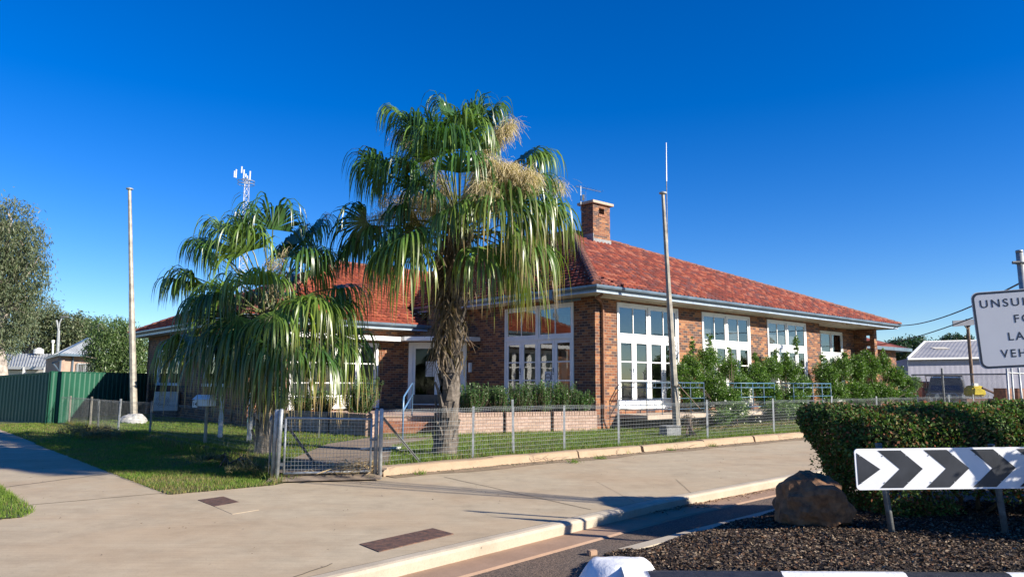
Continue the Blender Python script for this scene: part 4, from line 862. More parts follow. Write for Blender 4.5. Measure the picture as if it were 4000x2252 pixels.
# ------------------------------------------------------------------ traffic island: mulch bed, kerb, boulder, hedge, boards
isl = [(x, y) for x, y in (uv_of(G(2450, 2152)), uv_of(G(2725, 2077)), uv_of(G(3080, 1988)))]
I0 = G(2440, 2165, -.1); I1 = G(2725, 2077, -.1); I2 = G(3080, 1985, -.1); I3 = G(3330, 1925, -.1)
far = I3 + (I3 - I1) * 4
nose = G(2400, 2250, 0)
FRY = lambda x: 5.98 + .02 * (x - 1) ** 1 * 0                      # front kerb line runs across the view
m = MB(); m.add([(.75, 5.4, -.12), (16, 5.2, -.12), (22, 9, -.12), (far.x, far.y, -.12), (I3.x, I3.y, -.12), (I2.x, I2.y, -.12), (I1.x, I1.y, -.12), (I0.x, I0.y, -.12)], [tuple(range(8))])
# mounded mulch surface
N = 60; gx = np.concatenate([np.arange(.6, 5.5, .06), np.linspace(5.5, 17, 50)]); gy = np.concatenate([np.arange(6.12, 10, .06), np.linspace(10, 13, 12)])
def inside_isl(x, y):                                  # left edge line I0->I3 extended
    if x < .9: return -1
    pts = [I0, I1, I2, I3, far]
    for p, q in zip(pts, pts[1:]):
        if p.x <= x <= q.x or q is far: yl = p.y + (q.y - p.y) * (x - p.x) / (q.x - p.x); return yl - y
    return -1
def isl_z(x, y):
    e = inside_isl(x, y); return -.085 + .20 * (1 - math.exp(-max(0, e - .15) / .5)) + .012 * math.sin(x * 5 + y * 3)
vs, fs = [], []
for j, y in enumerate(gy):
    for i, x in enumerate(gx): vs.append((x, min(y, y + inside_isl(x, y)) if inside_isl(x, y) < 0 else y, isl_z(x, y) - (.03 if j == 0 else 0)))
nx = len(gx); m = MB(); m.add(vs, [(j * nx + i, j * nx + i + 1, (j + 1) * nx + i + 1, (j + 1) * nx + i) for j in range(len(gy) - 1) for i in range(nx - 1) if min(inside_isl(gx[i + a_], gy[j + b_]) for a_ in (0, 1) for b_ in (0, 1)) > .02 and gy[j] < 13])
struct(m, 'mulch_bed', M['mulchbed'], smooth=True)
m = MB(); L = [I0 + Vector((-.06, .05, 0)), I1, I2, I3, far]
for p, q in zip(L, L[1:]):
    d = (q - p).normalized(); nn = Vector((d.y, -d.x, 0)); p2, q2 = p + nn * .16, q + nn * .16
    m.add([(p.x, p.y, -.134), (q.x, q.y, -.134), (q.x, q.y, -.052), (p.x, p.y, -.052), (p2.x, p2.y, -.046), (q2.x, q2.y, -.046), (p2.x, p2.y, -.12), (q2.x, q2.y, -.12)], [(0, 1, 2, 3), (3, 2, 5, 4), (4, 5, 7, 6)])
struct(m, 'island_edging', M['kerbc'])
# painted kerb: blocks alternately black and white behind a white bull nose
def kerb_block(x0, x1, mat, label, sk=0.0):
    m = MB(); prof = [(5.76, -.13), (5.86, .06), (5.90, .10), (6.02, .118), (6.095, .112), (6.11, -.12)]
    n = len(prof); vs = [(x0 + (q - 6.0) * sk, q, z) for q, z in prof] + [(x1 + (q - 6.0) * sk, q, z) for q, z in prof]
    m.add(vs, [(i, n + i, n + i + 1, i + 1) for i in range(n - 1)] + [tuple(range(n))[::-1][::-1], tuple(range(n, 2 * n))[::-1], (n - 1, 2 * n - 1, n, 0)])
    tag(m.build('kerb_block', mat, at=((x0 + x1) / 2, 5.8, -.1)), label, 'kerb block', 'painted kerb blocks of the traffic island')
kx = [D(x, 2215, 6.0).x for x in (2535, 3054, 3540, 3945)]
kerb_block(kx[0], kx[1] - .003, M['kerb_black'], 'black painted kerb block next to the white rounded kerb nose')
kerb_block(kx[1], kx[2] - .003, M['kerb_white'], 'white painted kerb block between two black ones', .25)
kerb_block(kx[2], kx[3] - .003, M['kerb_black'], 'black painted kerb block below the chevron board', .25)
kerb_block(kx[3], kx[3] + 1.0, M['kerb_white'], 'white painted kerb block at the right edge of the picture', .25)
# bull nose: lofted
cx, cy = D(2412, 2200, 6.22).x, 6.22; m = MB(); rings = []
for r_, z in ((.40, -.13), (.39, -.08), (.345, .01), (.30, .08), (.265, .125), (.235, .148), (.18, .163), (.0, .168)):
    rings.append([(cx + (r_ * .98) * math.cos(t) * (1.0 if math.cos(t) < 0 else 1.0) + .02, cy - .02 + r_ * .78 * math.sin(t), z + .02 * math.sin(3 * t) * (r_ > .2) * (z > -.05)) for t in np.linspace(0, 2 * math.pi, 28, endpoint=False)])
vs = sum(rings, []); fs = [(j * 28 + i, j * 28 + (i + 1) % 28, (j + 1) * 28 + (i + 1) % 28, (j + 1) * 28 + i) for j in range(7) for i in range(28)]
m.add(vs, fs); x1 = kx[0] - .003
n_ = 7
sec = lambda x, k: [(x, 5.76 - .10 * k, -.13), (x, 5.86 - .08 * k, .06 + .01 * k), (x, 5.90 - .04 * k, .10 + .03 * k), (x, 6.02, .118 + .045 * k), (x, 6.095 + .1 * k, .112 + .05 * k), (x, 6.11 + .2 * k, .10 + .05 * k), (x, 6.12 + .25 * k, -.12)]
ss_ = [sec(x1, 0), sec(x1 - .12, .15), sec(cx + .12, .9), sec(cx, 1.0)]
m.add(sum(ss_, []), [(i * n_ + k, i * n_ + k + 1, (i + 1) * n_ + k + 1, (i + 1) * n_ + k) for i in range(3) for k in range(n_ - 1)] + [tuple(range(n_))])
tag(m.build('kerb_nose', M['kerb_white'], at=(cx, cy, -.1), smooth=True), 'white painted rounded kerb nose at the tip of the traffic island', 'kerb nose')
rock('boulder', G(3215, 2080, .08) + Vector((.05, .38, .20)), (.38, .36, .35), M['boulder'], 'large brown boulder at the foot of the clipped hedge', seed=9, amp=.42)
# loose stone and leaf litter
p = G(2312, 2165, -.13); m = MB(frame(p, 35)); m.box(-.05, .05, -.035, .03, -.005, .05); tag(m.build('brick_piece', M['gutterc'], at=p, bevel=.008), 'broken lump of brick lying on the asphalt', 'brick')
p = G(3112, 1706, .02); m = MB(frame(p, 10)); m.box(-.09, .09, -.05, .05, 0, .09); tag(m.build('brick_piece', M['wallc'], at=p, bevel=.01), 'broken brick against the edging wall beside the hedge', 'brick')
# chevron board
t = thing('chevron_board', 'long black and white chevron direction board on two grey posts in front of the hedge', 'road sign', (4.4, 7.5, .1))
cb = Matrix.Translation((3.43, 7.45, .755)) @ Matrix.Rotation(R(-1.2), 4, 'Y') @ Matrix.Rotation(R(-2), 4, 'Z'); BW, BH = 3.2, .40
m = MB(cb); 
n = 6; rr = .035
def rrect(w, h, r, n=6):
    out = []
    for cxx, czz, t0 in ((w - r, h - r, 0), (r, h - r, 90), (r, r, 180), (w - r, r, 270)):
        for k in range(n + 1): t = R(t0 + 90 * k / n); out.append((cxx + r * math.cos(t), czz + r * math.sin(t)))
    return out
pl_ = rrect(BW, BH, rr); m.add([(x, 0, z - BH / 2) for x, z in pl_] + [(x, .012, z - BH / 2) for x, z in pl_], [tuple(range(len(pl_)))[::-1], tuple(range(len(pl_), 2 * len(pl_)))] + [(i, (i + 1) % len(pl_), len(pl_) + (i + 1) % len(pl_), len(pl_) + i) for i in range(len(pl_))])
bd = m.build('board', M['chev_white'], t); m = MB(cb); per = .452; bw = per / 2; ed = .018; hh = BH / 2 - ed
def chev(x0, x1, e=-.0025):                              # stripe whose point is half a height to the right
    P = lambda x, z: (min(max(x, ed), BW - ed), e, z)
    m.add([P(x0, hh), P(x0 + hh * 1.12, 0), P(x1 + hh * 1.12, 0), P(x1, hh)], [(3, 2, 1, 0)][::-1]); m.add([P(x0 + hh * 1.12, 0), P(x0, -hh), P(x1, -hh), P(x1 + hh * 1.12, 0)], [(3, 2, 1, 0)])
m.add([(ed, -.0025, hh - .02), (ed, -.0025, -hh + .03), (ed + .225, -.0025, .0)], [(0, 1, 2)])
x = ed + .21
while x < BW - .3: chev(x, x + bw); x += per
m.build('chevron', M['chev_black'], bd)
m = MB(cb)
for i in range(12):
    for z in (-.13, .13): m.disc((.05 + i * .226, -.003, z), .0055, .006, 8, 'Y')
m.build('rivet', M['galv'], bd)
for (x, y0, lean) in ((3490, 2090, -.09), (3935, 2095, -.08)):
    p = G(x, y0, .08); q = Vector((p.x + lean, p.y + .02, 0)); q.z = .98; p2 = p.copy(); p2.z = -.05; m = MB(); m.tube([p2, q], .031, 10); m.tube([q, q + Vector((0, 0, .015))], [.036, .03], 10); m.build('post', M['galv_dark'], t, smooth=True)
# text sign
t = thing('text_sign', 'white rectangular road sign reading UNSUITABLE FOR LARGE VEHICLES, cut by the picture edge', 'road sign', G(4100, 2150, 0))
sb = G(4100, 2150, 0); stp = D(3982, 985, 6.85); pole_d = (stp - sb)
m = MB(); m.tube([sb, stp], .031, 12); m.tube([stp, stp + Vector((0, 0, .02))], [.033, .03], 12); m.build('post', M['galv'], t, smooth=True)
m = MB(); c = sb.lerp(stp, .965); m.ring(c, .036, .010, (1, 0, 0), (0, 1, 0)); m.tube([c + Vector((-.09, -.02, 0)), c + Vector((-.03, -.03, 0))], .016, 6); m.build('bracket', M['galv_dark'], t)
tl = D(3790, 1143, 6.85); SWd, SHt = .89, .72
tilt = math.atan2(-(stp - sb).x, (stp - sb).z)
ang = R(-17)
SM = Matrix.Translation(tl + Vector((.0, -.0, 0))) @ Matrix.Rotation(ang, 4, 'Z') @ Matrix.Rotation(-R(3.2), 4, 'Y') @ Matrix.Translation((0, -.0, -SHt))
m = MB(SM); pl_ = rrect(SWd, SHt, .06); nn = len(pl_); m.add([(x, 0, z) for x, z in pl_] + [(x, .006, z) for x, z in pl_], [tuple(range(nn))[::-1], tuple(range(nn, 2 * nn))] + [(i, (i + 1) % nn, nn + (i + 1) % nn, nn + i) for i in range(nn)]); sp = m.build('sign_panel', M['sign_white'], t)
m = MB(SM); o_ = [(x * (SWd - .012) / SWd + .006, z * (SHt - .012) / SHt + .006) for x, z in rrect(SWd, SHt, .06)]; i_ = [(x * (SWd - .05) / SWd + .025, z * (SHt - .05) / SHt + .025) for x, z in rrect(SWd, SHt, .05)]
m.add([(x, -.001, z) for x, z in o_] + [(x, -.001, z) for x, z in i_], [(i, nn + i, nn + (i + 1) % nn, (i + 1) % nn) for i in range(nn)]); m.build('border', M['sign_ink'], sp)
for s, z, w_ in (('UNSUITABLE', .57, .745), ('FOR', .415, .225), ('LARGE', .255, .36), ('VEHICLES', .10, .52)): text(s, .104, SM @ Matrix.Translation((SWd / 2 - .005, -.0009, z)) @ RX, M['sign_ink'], sp, 'lettering', .0004, bold=.0008, xs=1.3, fit=w_)
# ------------------------------------------------------------------ beyond: yard, shed, vehicles
def corr_sheet(mb, p0, p1, q1, q0, pitch=.2, amp=.03, nrm=None):
    p0, p1, q0, q1 = map(Vector, (p0, p1, q0, q1)); n = int((p1 - p0).length / pitch * 2); nrm = nrm or ((p1 - p0).cross(q0 - p0)).normalized()
    vs = []
    for i in range(n + 1): t_ = i / n; o = nrm * (amp if i % 2 else -amp); vs += [p0.lerp(p1, t_) + o, q0.lerp(q1, t_) + o]
    mb.add(vs, [(2 * i, 2 * i + 2, 2 * i + 3, 2 * i + 1) for i in range(n)])
t = thing('shed', 'large pale mauve corrugated steel shed with ribbed light grey roof beyond the yard fence', 'shed', D(3700, 1500, 52))
ea, eb = D(3545, 1400, 52), D(4300, 1388, 52); z0_ = Vector((0, 0, 0)); dz = Vector((0, 0, 1))
m = MB(); corr_sheet(m, (ea.x, ea.y, 0), (eb.x, eb.y, 0), (eb.x, eb.y, eb.z), (ea.x, ea.y, ea.z), .36, .003); la = D(3420, 1425, 53); corr_sheet(m, (la.x, la.y, 0), (ea.x - .01, ea.y, 0), (ea.x - .01, ea.y, ea.z), (la.x, la.y, la.z), .36, .003); m.build('wall', M['tin'], t)
ra, rb = D(3613, 1333, 58), D(4300, 1315, 58); m = MB(); corr_sheet(m, ea + Vector((-.1, -.3, 0)), eb + Vector((0, -.3, 0)), rb, ra, .3, .007); m.build('roof', M['tin_roof'], t); m = MB(); m.bar(ea + Vector((-.2, -.35, -.03)), eb + Vector((0, -.35, -.03)), .12, .12); m.bar(ra, rb, .2, .08); m.bar(ea + Vector((-.15, -.3, .0)), ra, .1, .15); m.build('trim', M['white'], t)
m = MB(); c = ea.lerp(ra, .45).lerp(eb.lerp(rb, .45), .11); e2 = (eb - ea).normalized(); u2 = (ra - ea).normalized(); m.add([c + Vector((0, 0, .08)), c + e2 * 1.1 + Vector((0, 0, .08)), c + e2 * 1.1 + Vector((0, .8, .25)), c + Vector((0, .8, .25))], [(0, 1, 2, 3)]); m.build('skylight', M['cream'], t)
# neighbour roof behind the end pier
t = thing('neighbour_house', 'red tiled roof corner of the next house showing past the end pier', 'house', W(31, 4)); 
m = MB(BF); m.add([(24, 2.2, 3.75), (30.5, 2.2, 3.75), (30.5, 14, 3.75), (24, 14, 3.75), (27.2, 6, 5.1), (27.2, 10, 5.1)], [(0, 1, 4), (1, 2, 5, 4), (2, 3, 5), (3, 0, 4, 5)]); m.build('roof', M['tiles'], t); m = MB(BF); m.box(24, 30.6, 2.1, 14, 3.55, 3.74); m.build('fascia', M['gutter'], t); m = MB(BF); m.box(24.6, 29.9, 2.8, 13, 0, 3.549); m.build('wall', M['brick'], t)
# power board pole
t = thing('signboard_pole', 'brown timber pole carrying the grey back of a small signboard, in the yard', 'pole', D(3812, 1560, 38)); b0, b1 = D(3810, 1640, 38), D(3778, 1245, 38); m = MB(); m.tube([(b0.x, b0.y, 0), b1], .08, 8); m.build('pole', M['timber'], t)
m = MB(); a, b_ = D(3722, 1252, 37.8), D(3840, 1243, 37.8); m.add([a, b_, b_ - dz * .30, a - dz * .30, a + Vector((0, .06, 0)), b_ + Vector((0, .06, 0)), b_ + Vector((0, .06, -.30)), a + Vector((0, .06, -.30))], [(3, 2, 1, 0), (4, 5, 6, 7), (0, 1, 5, 4), (2, 3, 7, 6), (0, 4, 7, 3), (1, 2, 6, 5)]); m.build('signboard', plain('board_back', (.16, .17, .2), .6), t)
m = MB(); c = D(3779, 1285, 37.9); m.bar(c, D(3757, 1258, 37.9), .04); m.bar(c, D(3800, 1256, 37.9), .04); m.build('strut', M['timber'], t)
# small power pole top behind the shed
# overhead wires
def wire(p, q, sag, label, r=.015):
    m = MB(); m.tube([Vector(p).lerp(Vector(q), s) - dz * sag * 4 * s * (1 - s) for s in np.linspace(0, 1, 14)], r, 5); tag(m.build('service_wire', M['black'], at=p), label, 'wire', 'overhead service wires on the right')
wire(W(20.9, -OV - .1, 4.45), D(4010, 1092, 15), .25, 'overhead wire running from the far gutter corner up behind the text sign', .02)
wire(W(24.6, 2.3, 3.7), D(3800, 1240, 20), .18, 'lower overhead wire running from the neighbouring roof to behind the text sign', .018)
# chain link fence and galvanised gate frame
t = thing('chain_link_fence', 'chain link yard fence with dark pipe frame in front of the parked four wheel drive', 'fence', D(3715, 1560, 29)); m = MB(); a, b_ = D(3560, 1463, 29), D(3935, 1460, 27)
m.tube([a, b_], .03, 6); m.build('top_rail', M['galv_dark'], t)
for x, yt, dd in ((3679, 1437, 28.6),): m = MB(); p = D(x, yt, dd); q = D(3690, 1590, dd); m.tube([(q.x, q.y, 0), p], .04, 8); m.build('post', M['galv_dark'], t)
m = MB(); n = 150; hgt = 1.9; wf = b_ - a
for i in range(n):
    p = a + wf * (i / n); q = a + wf * ((i + 9) / n); 
    if i + 9 <= n: m.bar((p.x, p.y, p.z), (q.x, q.y, q.z - 1.1), .002); m.bar((p.x, p.y, p.z - 1.1), (q.x, q.y, q.z), .002)
m.build('chain_mesh', M['galv_dark'], t)
t = thing('yard_gate', 'tall galvanised pipe gate frame at the right end of the wire fence', 'gate', D(3900, 1580, 25))
for xt, xb in ((3932, 3943), (3950, 3962), (3978, 3998)): m = MB(); p = D(xt, 1433, 25); q = D(xb, 1600, 25); m.tube([(q.x, q.y, 0), p], .035, 8); m.build('upright', M['galv'], t, smooth=True)
m = MB(); m.tube([D(3935, 1455, 25), D(4060, 1462, 25)], .03, 8); m.tube([D(3935, 1570, 25), D(4060, 1580, 25)], .03, 8); m.build('crossbar', M['galv'], t)
# four wheel drive, facing the street
cf = frame((21.05, 36.0, 0), -35); t = thing('four_wheel_drive', 'dark four wheel drive with steel bull bar parked behind the chain link fence', 'four wheel drive', (20.55, 36.0, 0)); m = MB(cf)
def loft(mb, st_):                                       # stations: (y, halfwidth low, halfwidth high, z low, z high)
    vs = []; 
    for y, a, b_, z0, z1 in st_: vs += [(-a, y, z0), (a, y, z0), (b_, y, z1), (-b_, y, z1)]
    n = len(st_); mb.add(vs, [(0, 1, 2, 3), (4 * n - 1, 4 * n - 2, 4 * n - 3, 4 * n - 4)] + [(4 * i + k, 4 * i + 4 + k, 4 * i + 4 + (k + 1) % 4, 4 * i + (k + 1) % 4) for i in range(n - 1) for k in range(4)])
loft(m, [(-.0, .78, .76, .5, 1.02), (.12, .82, .78, .45, 1.12), (1.25, .85, .82, .45, 1.2), (4.0, .85, .83, .45, 1.2), (4.15, .82, .8, .5, 1.15)]); m.build('body', M['car'], t, bevel=.03)
m = MB(cf); loft(m, [(1.22, .80, .80, 1.19, 1.2), (1.62, .78, .66, 1.19, 1.93), (2.0, .78, .66, 1.19, 1.97), (3.9, .78, .66, 1.19, 1.95), (4.05, .78, .7, 1.19, 1.5)]); m.build('cabin', M['car'], t, bevel=.025)
m = MB(cf); m.add([(-.66, 1.27, 1.30), (.66, 1.27, 1.30), (.585, 1.565, 1.82), (-.585, 1.565, 1.82)], [(0, 1, 2, 3)]); m.build('windscreen', glass_mat('car_glass', dark=.3), t)
for s in (-1, 1): m = MB(cf); m.add([(s * .795, 1.75, 1.25), (s * .795, 2.7, 1.25), (s * .70, 2.7, 1.83), (s * .70, 1.8, 1.83)], [(0, 1, 2, 3)]); m.build('side_window', M['dark'], t)
for s in (-1, 1):
    m = MB(cf); m.disc((s * .56, -.02, .85), .11, .08, 14, 'Y'); m.build('headlight', M['lens'], t); m = MB(cf); m.disc((s * .25, -.22, 1.02), .105, .09, 14, 'Y'); m.build('spotlight', M['lens'], t)
    m = MB(cf); m.box(s * .86 - .08, s * .86 + .08, 1.5, 1.6, 1.25, 1.42); m.build('mirror', M['black'], t)
m = MB(cf); m.tube([(-.62, -.15, .5), (-.6, -.17, 1.0), (-.5, -.18, 1.14), (.5, -.18, 1.14), (.6, -.17, 1.0), (.62, -.15, .5)], .035, 8); m.tube([(-.3, -.18, .5), (-.3, -.18, 1.14)], .025, 6); m.tube([(.3, -.18, .5), (.3, -.18, 1.14)], .025, 6); m.box(-.85, .85, -.2, -.02, .45, .62); m.build('bull_bar', M['chrome'], t, smooth=False)
m = MB(cf); m.box(-.48, .48, -.012, -.002, .68, 1.0); m.build('grille', M['black'], t)
m = MB(cf); m.tube([(-.9, 1.5, 2.02), (.75, 1.5, 2.02)], .02, 6); m.tube([(-.7, 3.2, 2.0), (.7, 3.2, 2.0)], .02, 6); m.tube([(-.6, 1.5, 1.93), (-.6, 1.5, 2.02)], .02, 6); m.tube([(.6, 1.5, 1.93), (.6, 1.5, 2.02)], .02, 6); m.build('roof_bar', M['black'], t)
for s in (-1, 1):
    for y in (.65, 3.3):
        m = MB(cf); m.disc((s * .76, y, .36), .36, .22, 22, 'X'); wl = m.build('wheel', M['tyre'], t, bevel=.02); m = MB(cf); m.disc((s * .875, y, .36), .19, .02, 14, 'X'); m.build('rim', M['chrome'], wl)
# machinery about it
t = thing('red_machine', 'bright red farm machine behind the dark four wheel drive', 'machine', (20.2, 35, 0)); rf = frame((D(3628, 1500, 38).x, 38, 0), -10); m = MB(rf); loft(m, [(0, .35, .28, .7, 1.72), (1.0, .4, .35, .7, 1.75), (1.5, .38, .2, .7, 1.4)]); m.build('body', M['red'], t, bevel=.05); m = MB(rf); m.disc((-.45, .3, .45), .45, .25, 18, 'X'); m.build('wheel', M['tyre'], t); m = MB(rf); m.disc((.45, .3, .45), .45, .25, 18, 'X'); m.build('wheel', M['tyre'], t); m = MB(rf); m.tube([(-.1, 0, 1.3), (-.12, -.02, 2.0)], .03, 6); m.build('exhaust', M['chrome'], t)
t = thing('yellow_tank_trailer', 'yellow plastic tank on a rusty frame beside the timber pole', 'tank', (21.9, 34.5, 0)); rf = frame((21.95, 34.6, 0), 0); m = MB(rf); loft(m, [(0, .34, .27, 1.05, 1.5), (.4, .38, .32, 1.0, 1.56), (.8, .34, .27, 1.05, 1.5)]); m.build('tank', M['yellow'], t, bevel=.08); m = MB(rf); m.box(-.7, .9, -.1, 1.1, .75, .94); m.disc((-.5, .2, .55), .3, .2, 16, 'Y'); m.disc((.6, .2, .55), .3, .2, 16, 'Y'); m.build('frame', M['rust_pipe'], t); m = MB(rf); m.box(-.12, .08, .2, .4, 1.53, 1.66); m.build('filler_cap', M['white'], t)
t = thing('scrap_trailer', 'low dark trailer frame loaded with scrap near the pipe gate', 'trailer', (24.2, 33, 0)); rf = frame((23.6, 33.4, 0), 8); m = MB(rf); m.box(-1.0, 1.0, 0, 1.2, .9, 1.05); m.box(-.1, .9, .2, 1.0, 1.051, 1.42); m.tube([(-1, .5, 1.0), (-2.2, .4, 1.45)], .05, 6); m.build('bed', M['rust'], t); m = MB(rf); m.disc((-.4, 0, .5), .38, .2, 16, 'Y'); m.build('wheel', M['tyre'], t); m = MB(rf); m.disc((.4, 0, .5), .38, .2, 16, 'Y'); m.build('wheel', M['tyre'], t)
for x, lab in ((3922, 'rusty steel drum standing left inside the pipe gate'), (3968, 'rusty steel drum standing right behind the pipe gate uprights')): p = D(x, 1560, 27); m = MB(); m.tube([(p.x, p.y, 0), (p.x, p.y, .5), (p.x, p.y, .52), (p.x, p.y, 1.45)], [.3, .3, .31, .3], 18); m.disc((p.x, p.y, 1.46), .305, .02); tag(m.build('steel_drum', M['rust_pipe'], at=(p.x, p.y, 0)), lab, 'drum', 'rusty drums in the yard')
# ------------------------------------------------------------------ left background buildings
def hut(name, label, corner_l, corner_r, ze, roof_pts, wallm, roofm, dist, depth=8):
    pass
t = thing('neighbour_house', 'grey hip roofed cottage with barred window behind the green fence', 'house', D(270, 1480, 46)); a, b_ = D(240, 1378, 44), D(400, 1380, 47); l0 = D(178, 1432, 52)
m = MB(); 
def vwall(mb, p, q, z0, z1, th=.2):
    p = Vector(p); q = Vector(q); d = Vector((q.x - p.x, q.y - p.y)).normalized(); nn = Vector((-d.y, d.x)) * th; mb.prism([(p.x, p.y), (q.x, q.y), (q.x + nn.x, q.y + nn.y), (p.x + nn.x, p.y + nn.y)], z0, z1)
vwall(m, a, b_, 0, 3.05); vwall(m, l0, a, 0, 3.05); m.build('wall', M['plaster'], t)
pk, pk2 = D(345, 1319, 49), D(420, 1321, 52); e0, e1, e2_ = D(232, 1382, 43.3), D(420, 1380, 46.5), D(172, 1436, 53); e0.z = e1.z = e2_.z = 3.1
m = MB(); corr_sheet(m, e0, e1, pk2, pk, .2, .025); corr_sheet(m, e2_, e0, pk, pk, .2, .025); m.build('roof', M['grey_roof'], t); m = MB(); m.bar(e0 - dz * .06, e1 - dz * .06, .1, .14); m.bar(e2_ - dz * .06, e0 - dz * .06, .1, .14); m.bar(e0, pk, .12, .06); m.build('gutter', M['gutter'], t)
wp, wq = a.lerp(b_, .36), a.lerp(b_, .78); m = MB(); 
wd = (wq - wp).normalized(); off = Vector((wd.y, -wd.x, 0)) * .06
m.add([Vector((wp.x, wp.y, 1.5)) + off, Vector((wq.x, wq.y, 1.5)) + off, Vector((wq.x, wq.y, 2.55)) + off, Vector((wp.x, wp.y, 2.55)) + off], [(0, 1, 2, 3)]); wn_ = m.build('window', M['dark'], t); m = MB()
for i in range(12): p = wp.lerp(wq, i / 11) + off * 1.6; m.bar((p.x, p.y, 1.5), (p.x, p.y, 2.55), .025 if i not in (0, 5, 11) else .1)
for z in (1.5, 2.55): m.bar((wp.x + off.x * 1.6, wp.y + off.y * 1.6, z), (wq.x + off.x * 1.6, wq.y + off.y * 1.6, z), .08)
m.build('bars', M['galv'], wn_); m = MB(); p = a.lerp(b_, .25) + off * 1.5; m.bar((p.x, p.y, .5), (p.x, p.y, 3.0), .08); p = a + off; q = D(205, 1415, 44); m.bar((p.x, p.y, 2.7), q, .06); m.bar((p.x, p.y, 2.0), q, .06); m.bar((p.x - .05, p.y, .8), (p.x - .05, p.y, 2.7), .07); m.build('awning_frame', M['fascia'], t)
t = thing('neighbour_building', 'long low building with pale grey iron roof and white posts at the left edge', 'building', D(80, 1480, 56)); a, b_ = D(-140, 1428, 55), D(178, 1434, 53); r0_, r1_ = D(-140, 1378, 60), D(200, 1381, 58); 
m = MB(); corr_sheet(m, a, b_, r1_, r0_, .25, .03); m.build('roof', M['grey_roof'], t); m = MB(); m.bar(a - dz * .08, b_ - dz * .08, .12, .18); m.build('gutter', M['white'], t); m = MB(); vwall(m, a + Vector((0, 1.5, 0)), b_ + Vector((0, 1.5, 0)), 0, a.z - .05); m.build('wall', M['plaster'], t)
m = MB(); vwall(m, a + Vector((0, 1.3, 0)), b_ + Vector((0, 1.3, 0)), 1.9, 2.25, .1)
for s in (.0, .3, .47, .75, 1.0): p = a.lerp(b_, s); m.bar((p.x, p.y, 0), (p.x, p.y, p.z), .16)
m.build('veranda_post', M['white'], t); m = MB(); c = D(151, 1372, 58); m.disc(c, .35, .35, 14); m.tube([c + Vector((0, 0, .17)), c + Vector((0, 0, .3))], [.3, .1], 14); m.build('roof_vent', M['white'], t)
for s0, s1 in ((.48, .60), (.64, .74)):
    p, q = a.lerp(b_, s0) + Vector((0, 1.35, 0)), a.lerp(b_, s1) + Vector((0, 1.35, 0)); m = MB(); m.add([(p.x, p.y, 1.3), (q.x, q.y, 1.3), (q.x, q.y, 1.85), (p.x, p.y, 1.85)], [(0, 1, 2, 3)]); m.build('window', M['dark'], t)
# street light and a short white pole
t = thing('street_light', 'grey street light with one curved arm between the trees at left', 'street light', D(224, 1480, 58)); m = MB(); b0 = D(224, 1480, 58); m.tube([(b0.x, b0.y, 0), D(229, 1290, 58)], .11, 8); m.tube([D(229, 1290, 58), D(232, 1262, 58), D(241, 1243, 58), D(249, 1237, 58)], .06, 6); m.tube([D(229, 1290, 58), D(224, 1262, 58), D(221, 1250, 58)], .07, 6); m.build('pole', M['galv'], t); m = MB(); c = D(252, 1237, 58); m.box(c.x - .25, c.x + .25, c.y - .1, c.y + .1, c.z - .05, c.z + .08); m.build('lamp_head', M['galv_dark'], t)
m = MB(); b0 = D(206, 1480, 56); m.tube([(b0.x, b0.y, 0), D(207, 1335, 56)], .06, 8); m.disc(D(207, 1333, 56), .12, .2, 10); tag(m.build('vent_pole', M['white'], at=(b0.x, b0.y, 0)), 'thin white vent pole with a small cap beside the street light', 'pole')
# radio tower
TD = 195.0; t = thing('radio_tower', 'tall steel lattice phone tower with white panel antennas behind the small palm', 'radio tower', (D(955, 1480, TD).x, TD, 0)); c = D(921, 1480, TD); ztop = D(955, 700, TD).z; m = MB(); wt, wb = 1.25, 3.6; legs = []
for k in range(3): an = R(20 + 120 * k); legs.append([Vector((c.x + math.cos(an) * (wb + (wt - wb) * s) * .6, c.y + math.sin(an) * (wb + (wt - wb) * s) * .6, ztop * s)) for s in np.linspace(0, 1, 31)])
for l in legs: m.tube(l, .09, 5)
for i in range(30):
    for k in range(3): a, b_ = legs[k], legs[(k + 1) % 3]; m.bar(a[i], b_[i + 1], .07); m.bar(b_[i], a[i + 1], .07); m.bar(a[i], b_[i], .05)
m.build('lattice', plain('tower_steel', (.42, .44, .48), .5), t); m = MB(); 
m.ring((c.x, c.y, ztop - .6), 2.2, .09, (1, 0, 0), (0, 1, 0)); m.ring((c.x, c.y, ztop - 1.4), 2.2, .07, (1, 0, 0), (0, 1, 0)); z2 = D(955, 853, TD).z; m.ring((c.x, c.y, z2), 2.0, .08, (1, 0, 0), (0, 1, 0)); m.ring((c.x, c.y, ztop - .2), 1.1, .12, (1, 0, 0), (0, 1, 0)); m.build('platform', M['galv'], t)
for px_, y0, y1 in ((923, 673, 698), (929, 667, 700), (951, 656, 681), (959, 668, 702), (983, 674, 707), (967, 684, 697), (973, 692, 703), (941, 823, 860), (979, 829, 865), (926, 832, 868)):
    p0, p1 = D(px_, y1, TD), D(px_, y0, TD); m = MB(); m.box(p0.x - .14, p0.x + .14, p0.y - 1.5, p0.y - 1.3, p0.z, p1.z); m.build('panel_antenna', M['white'], t)
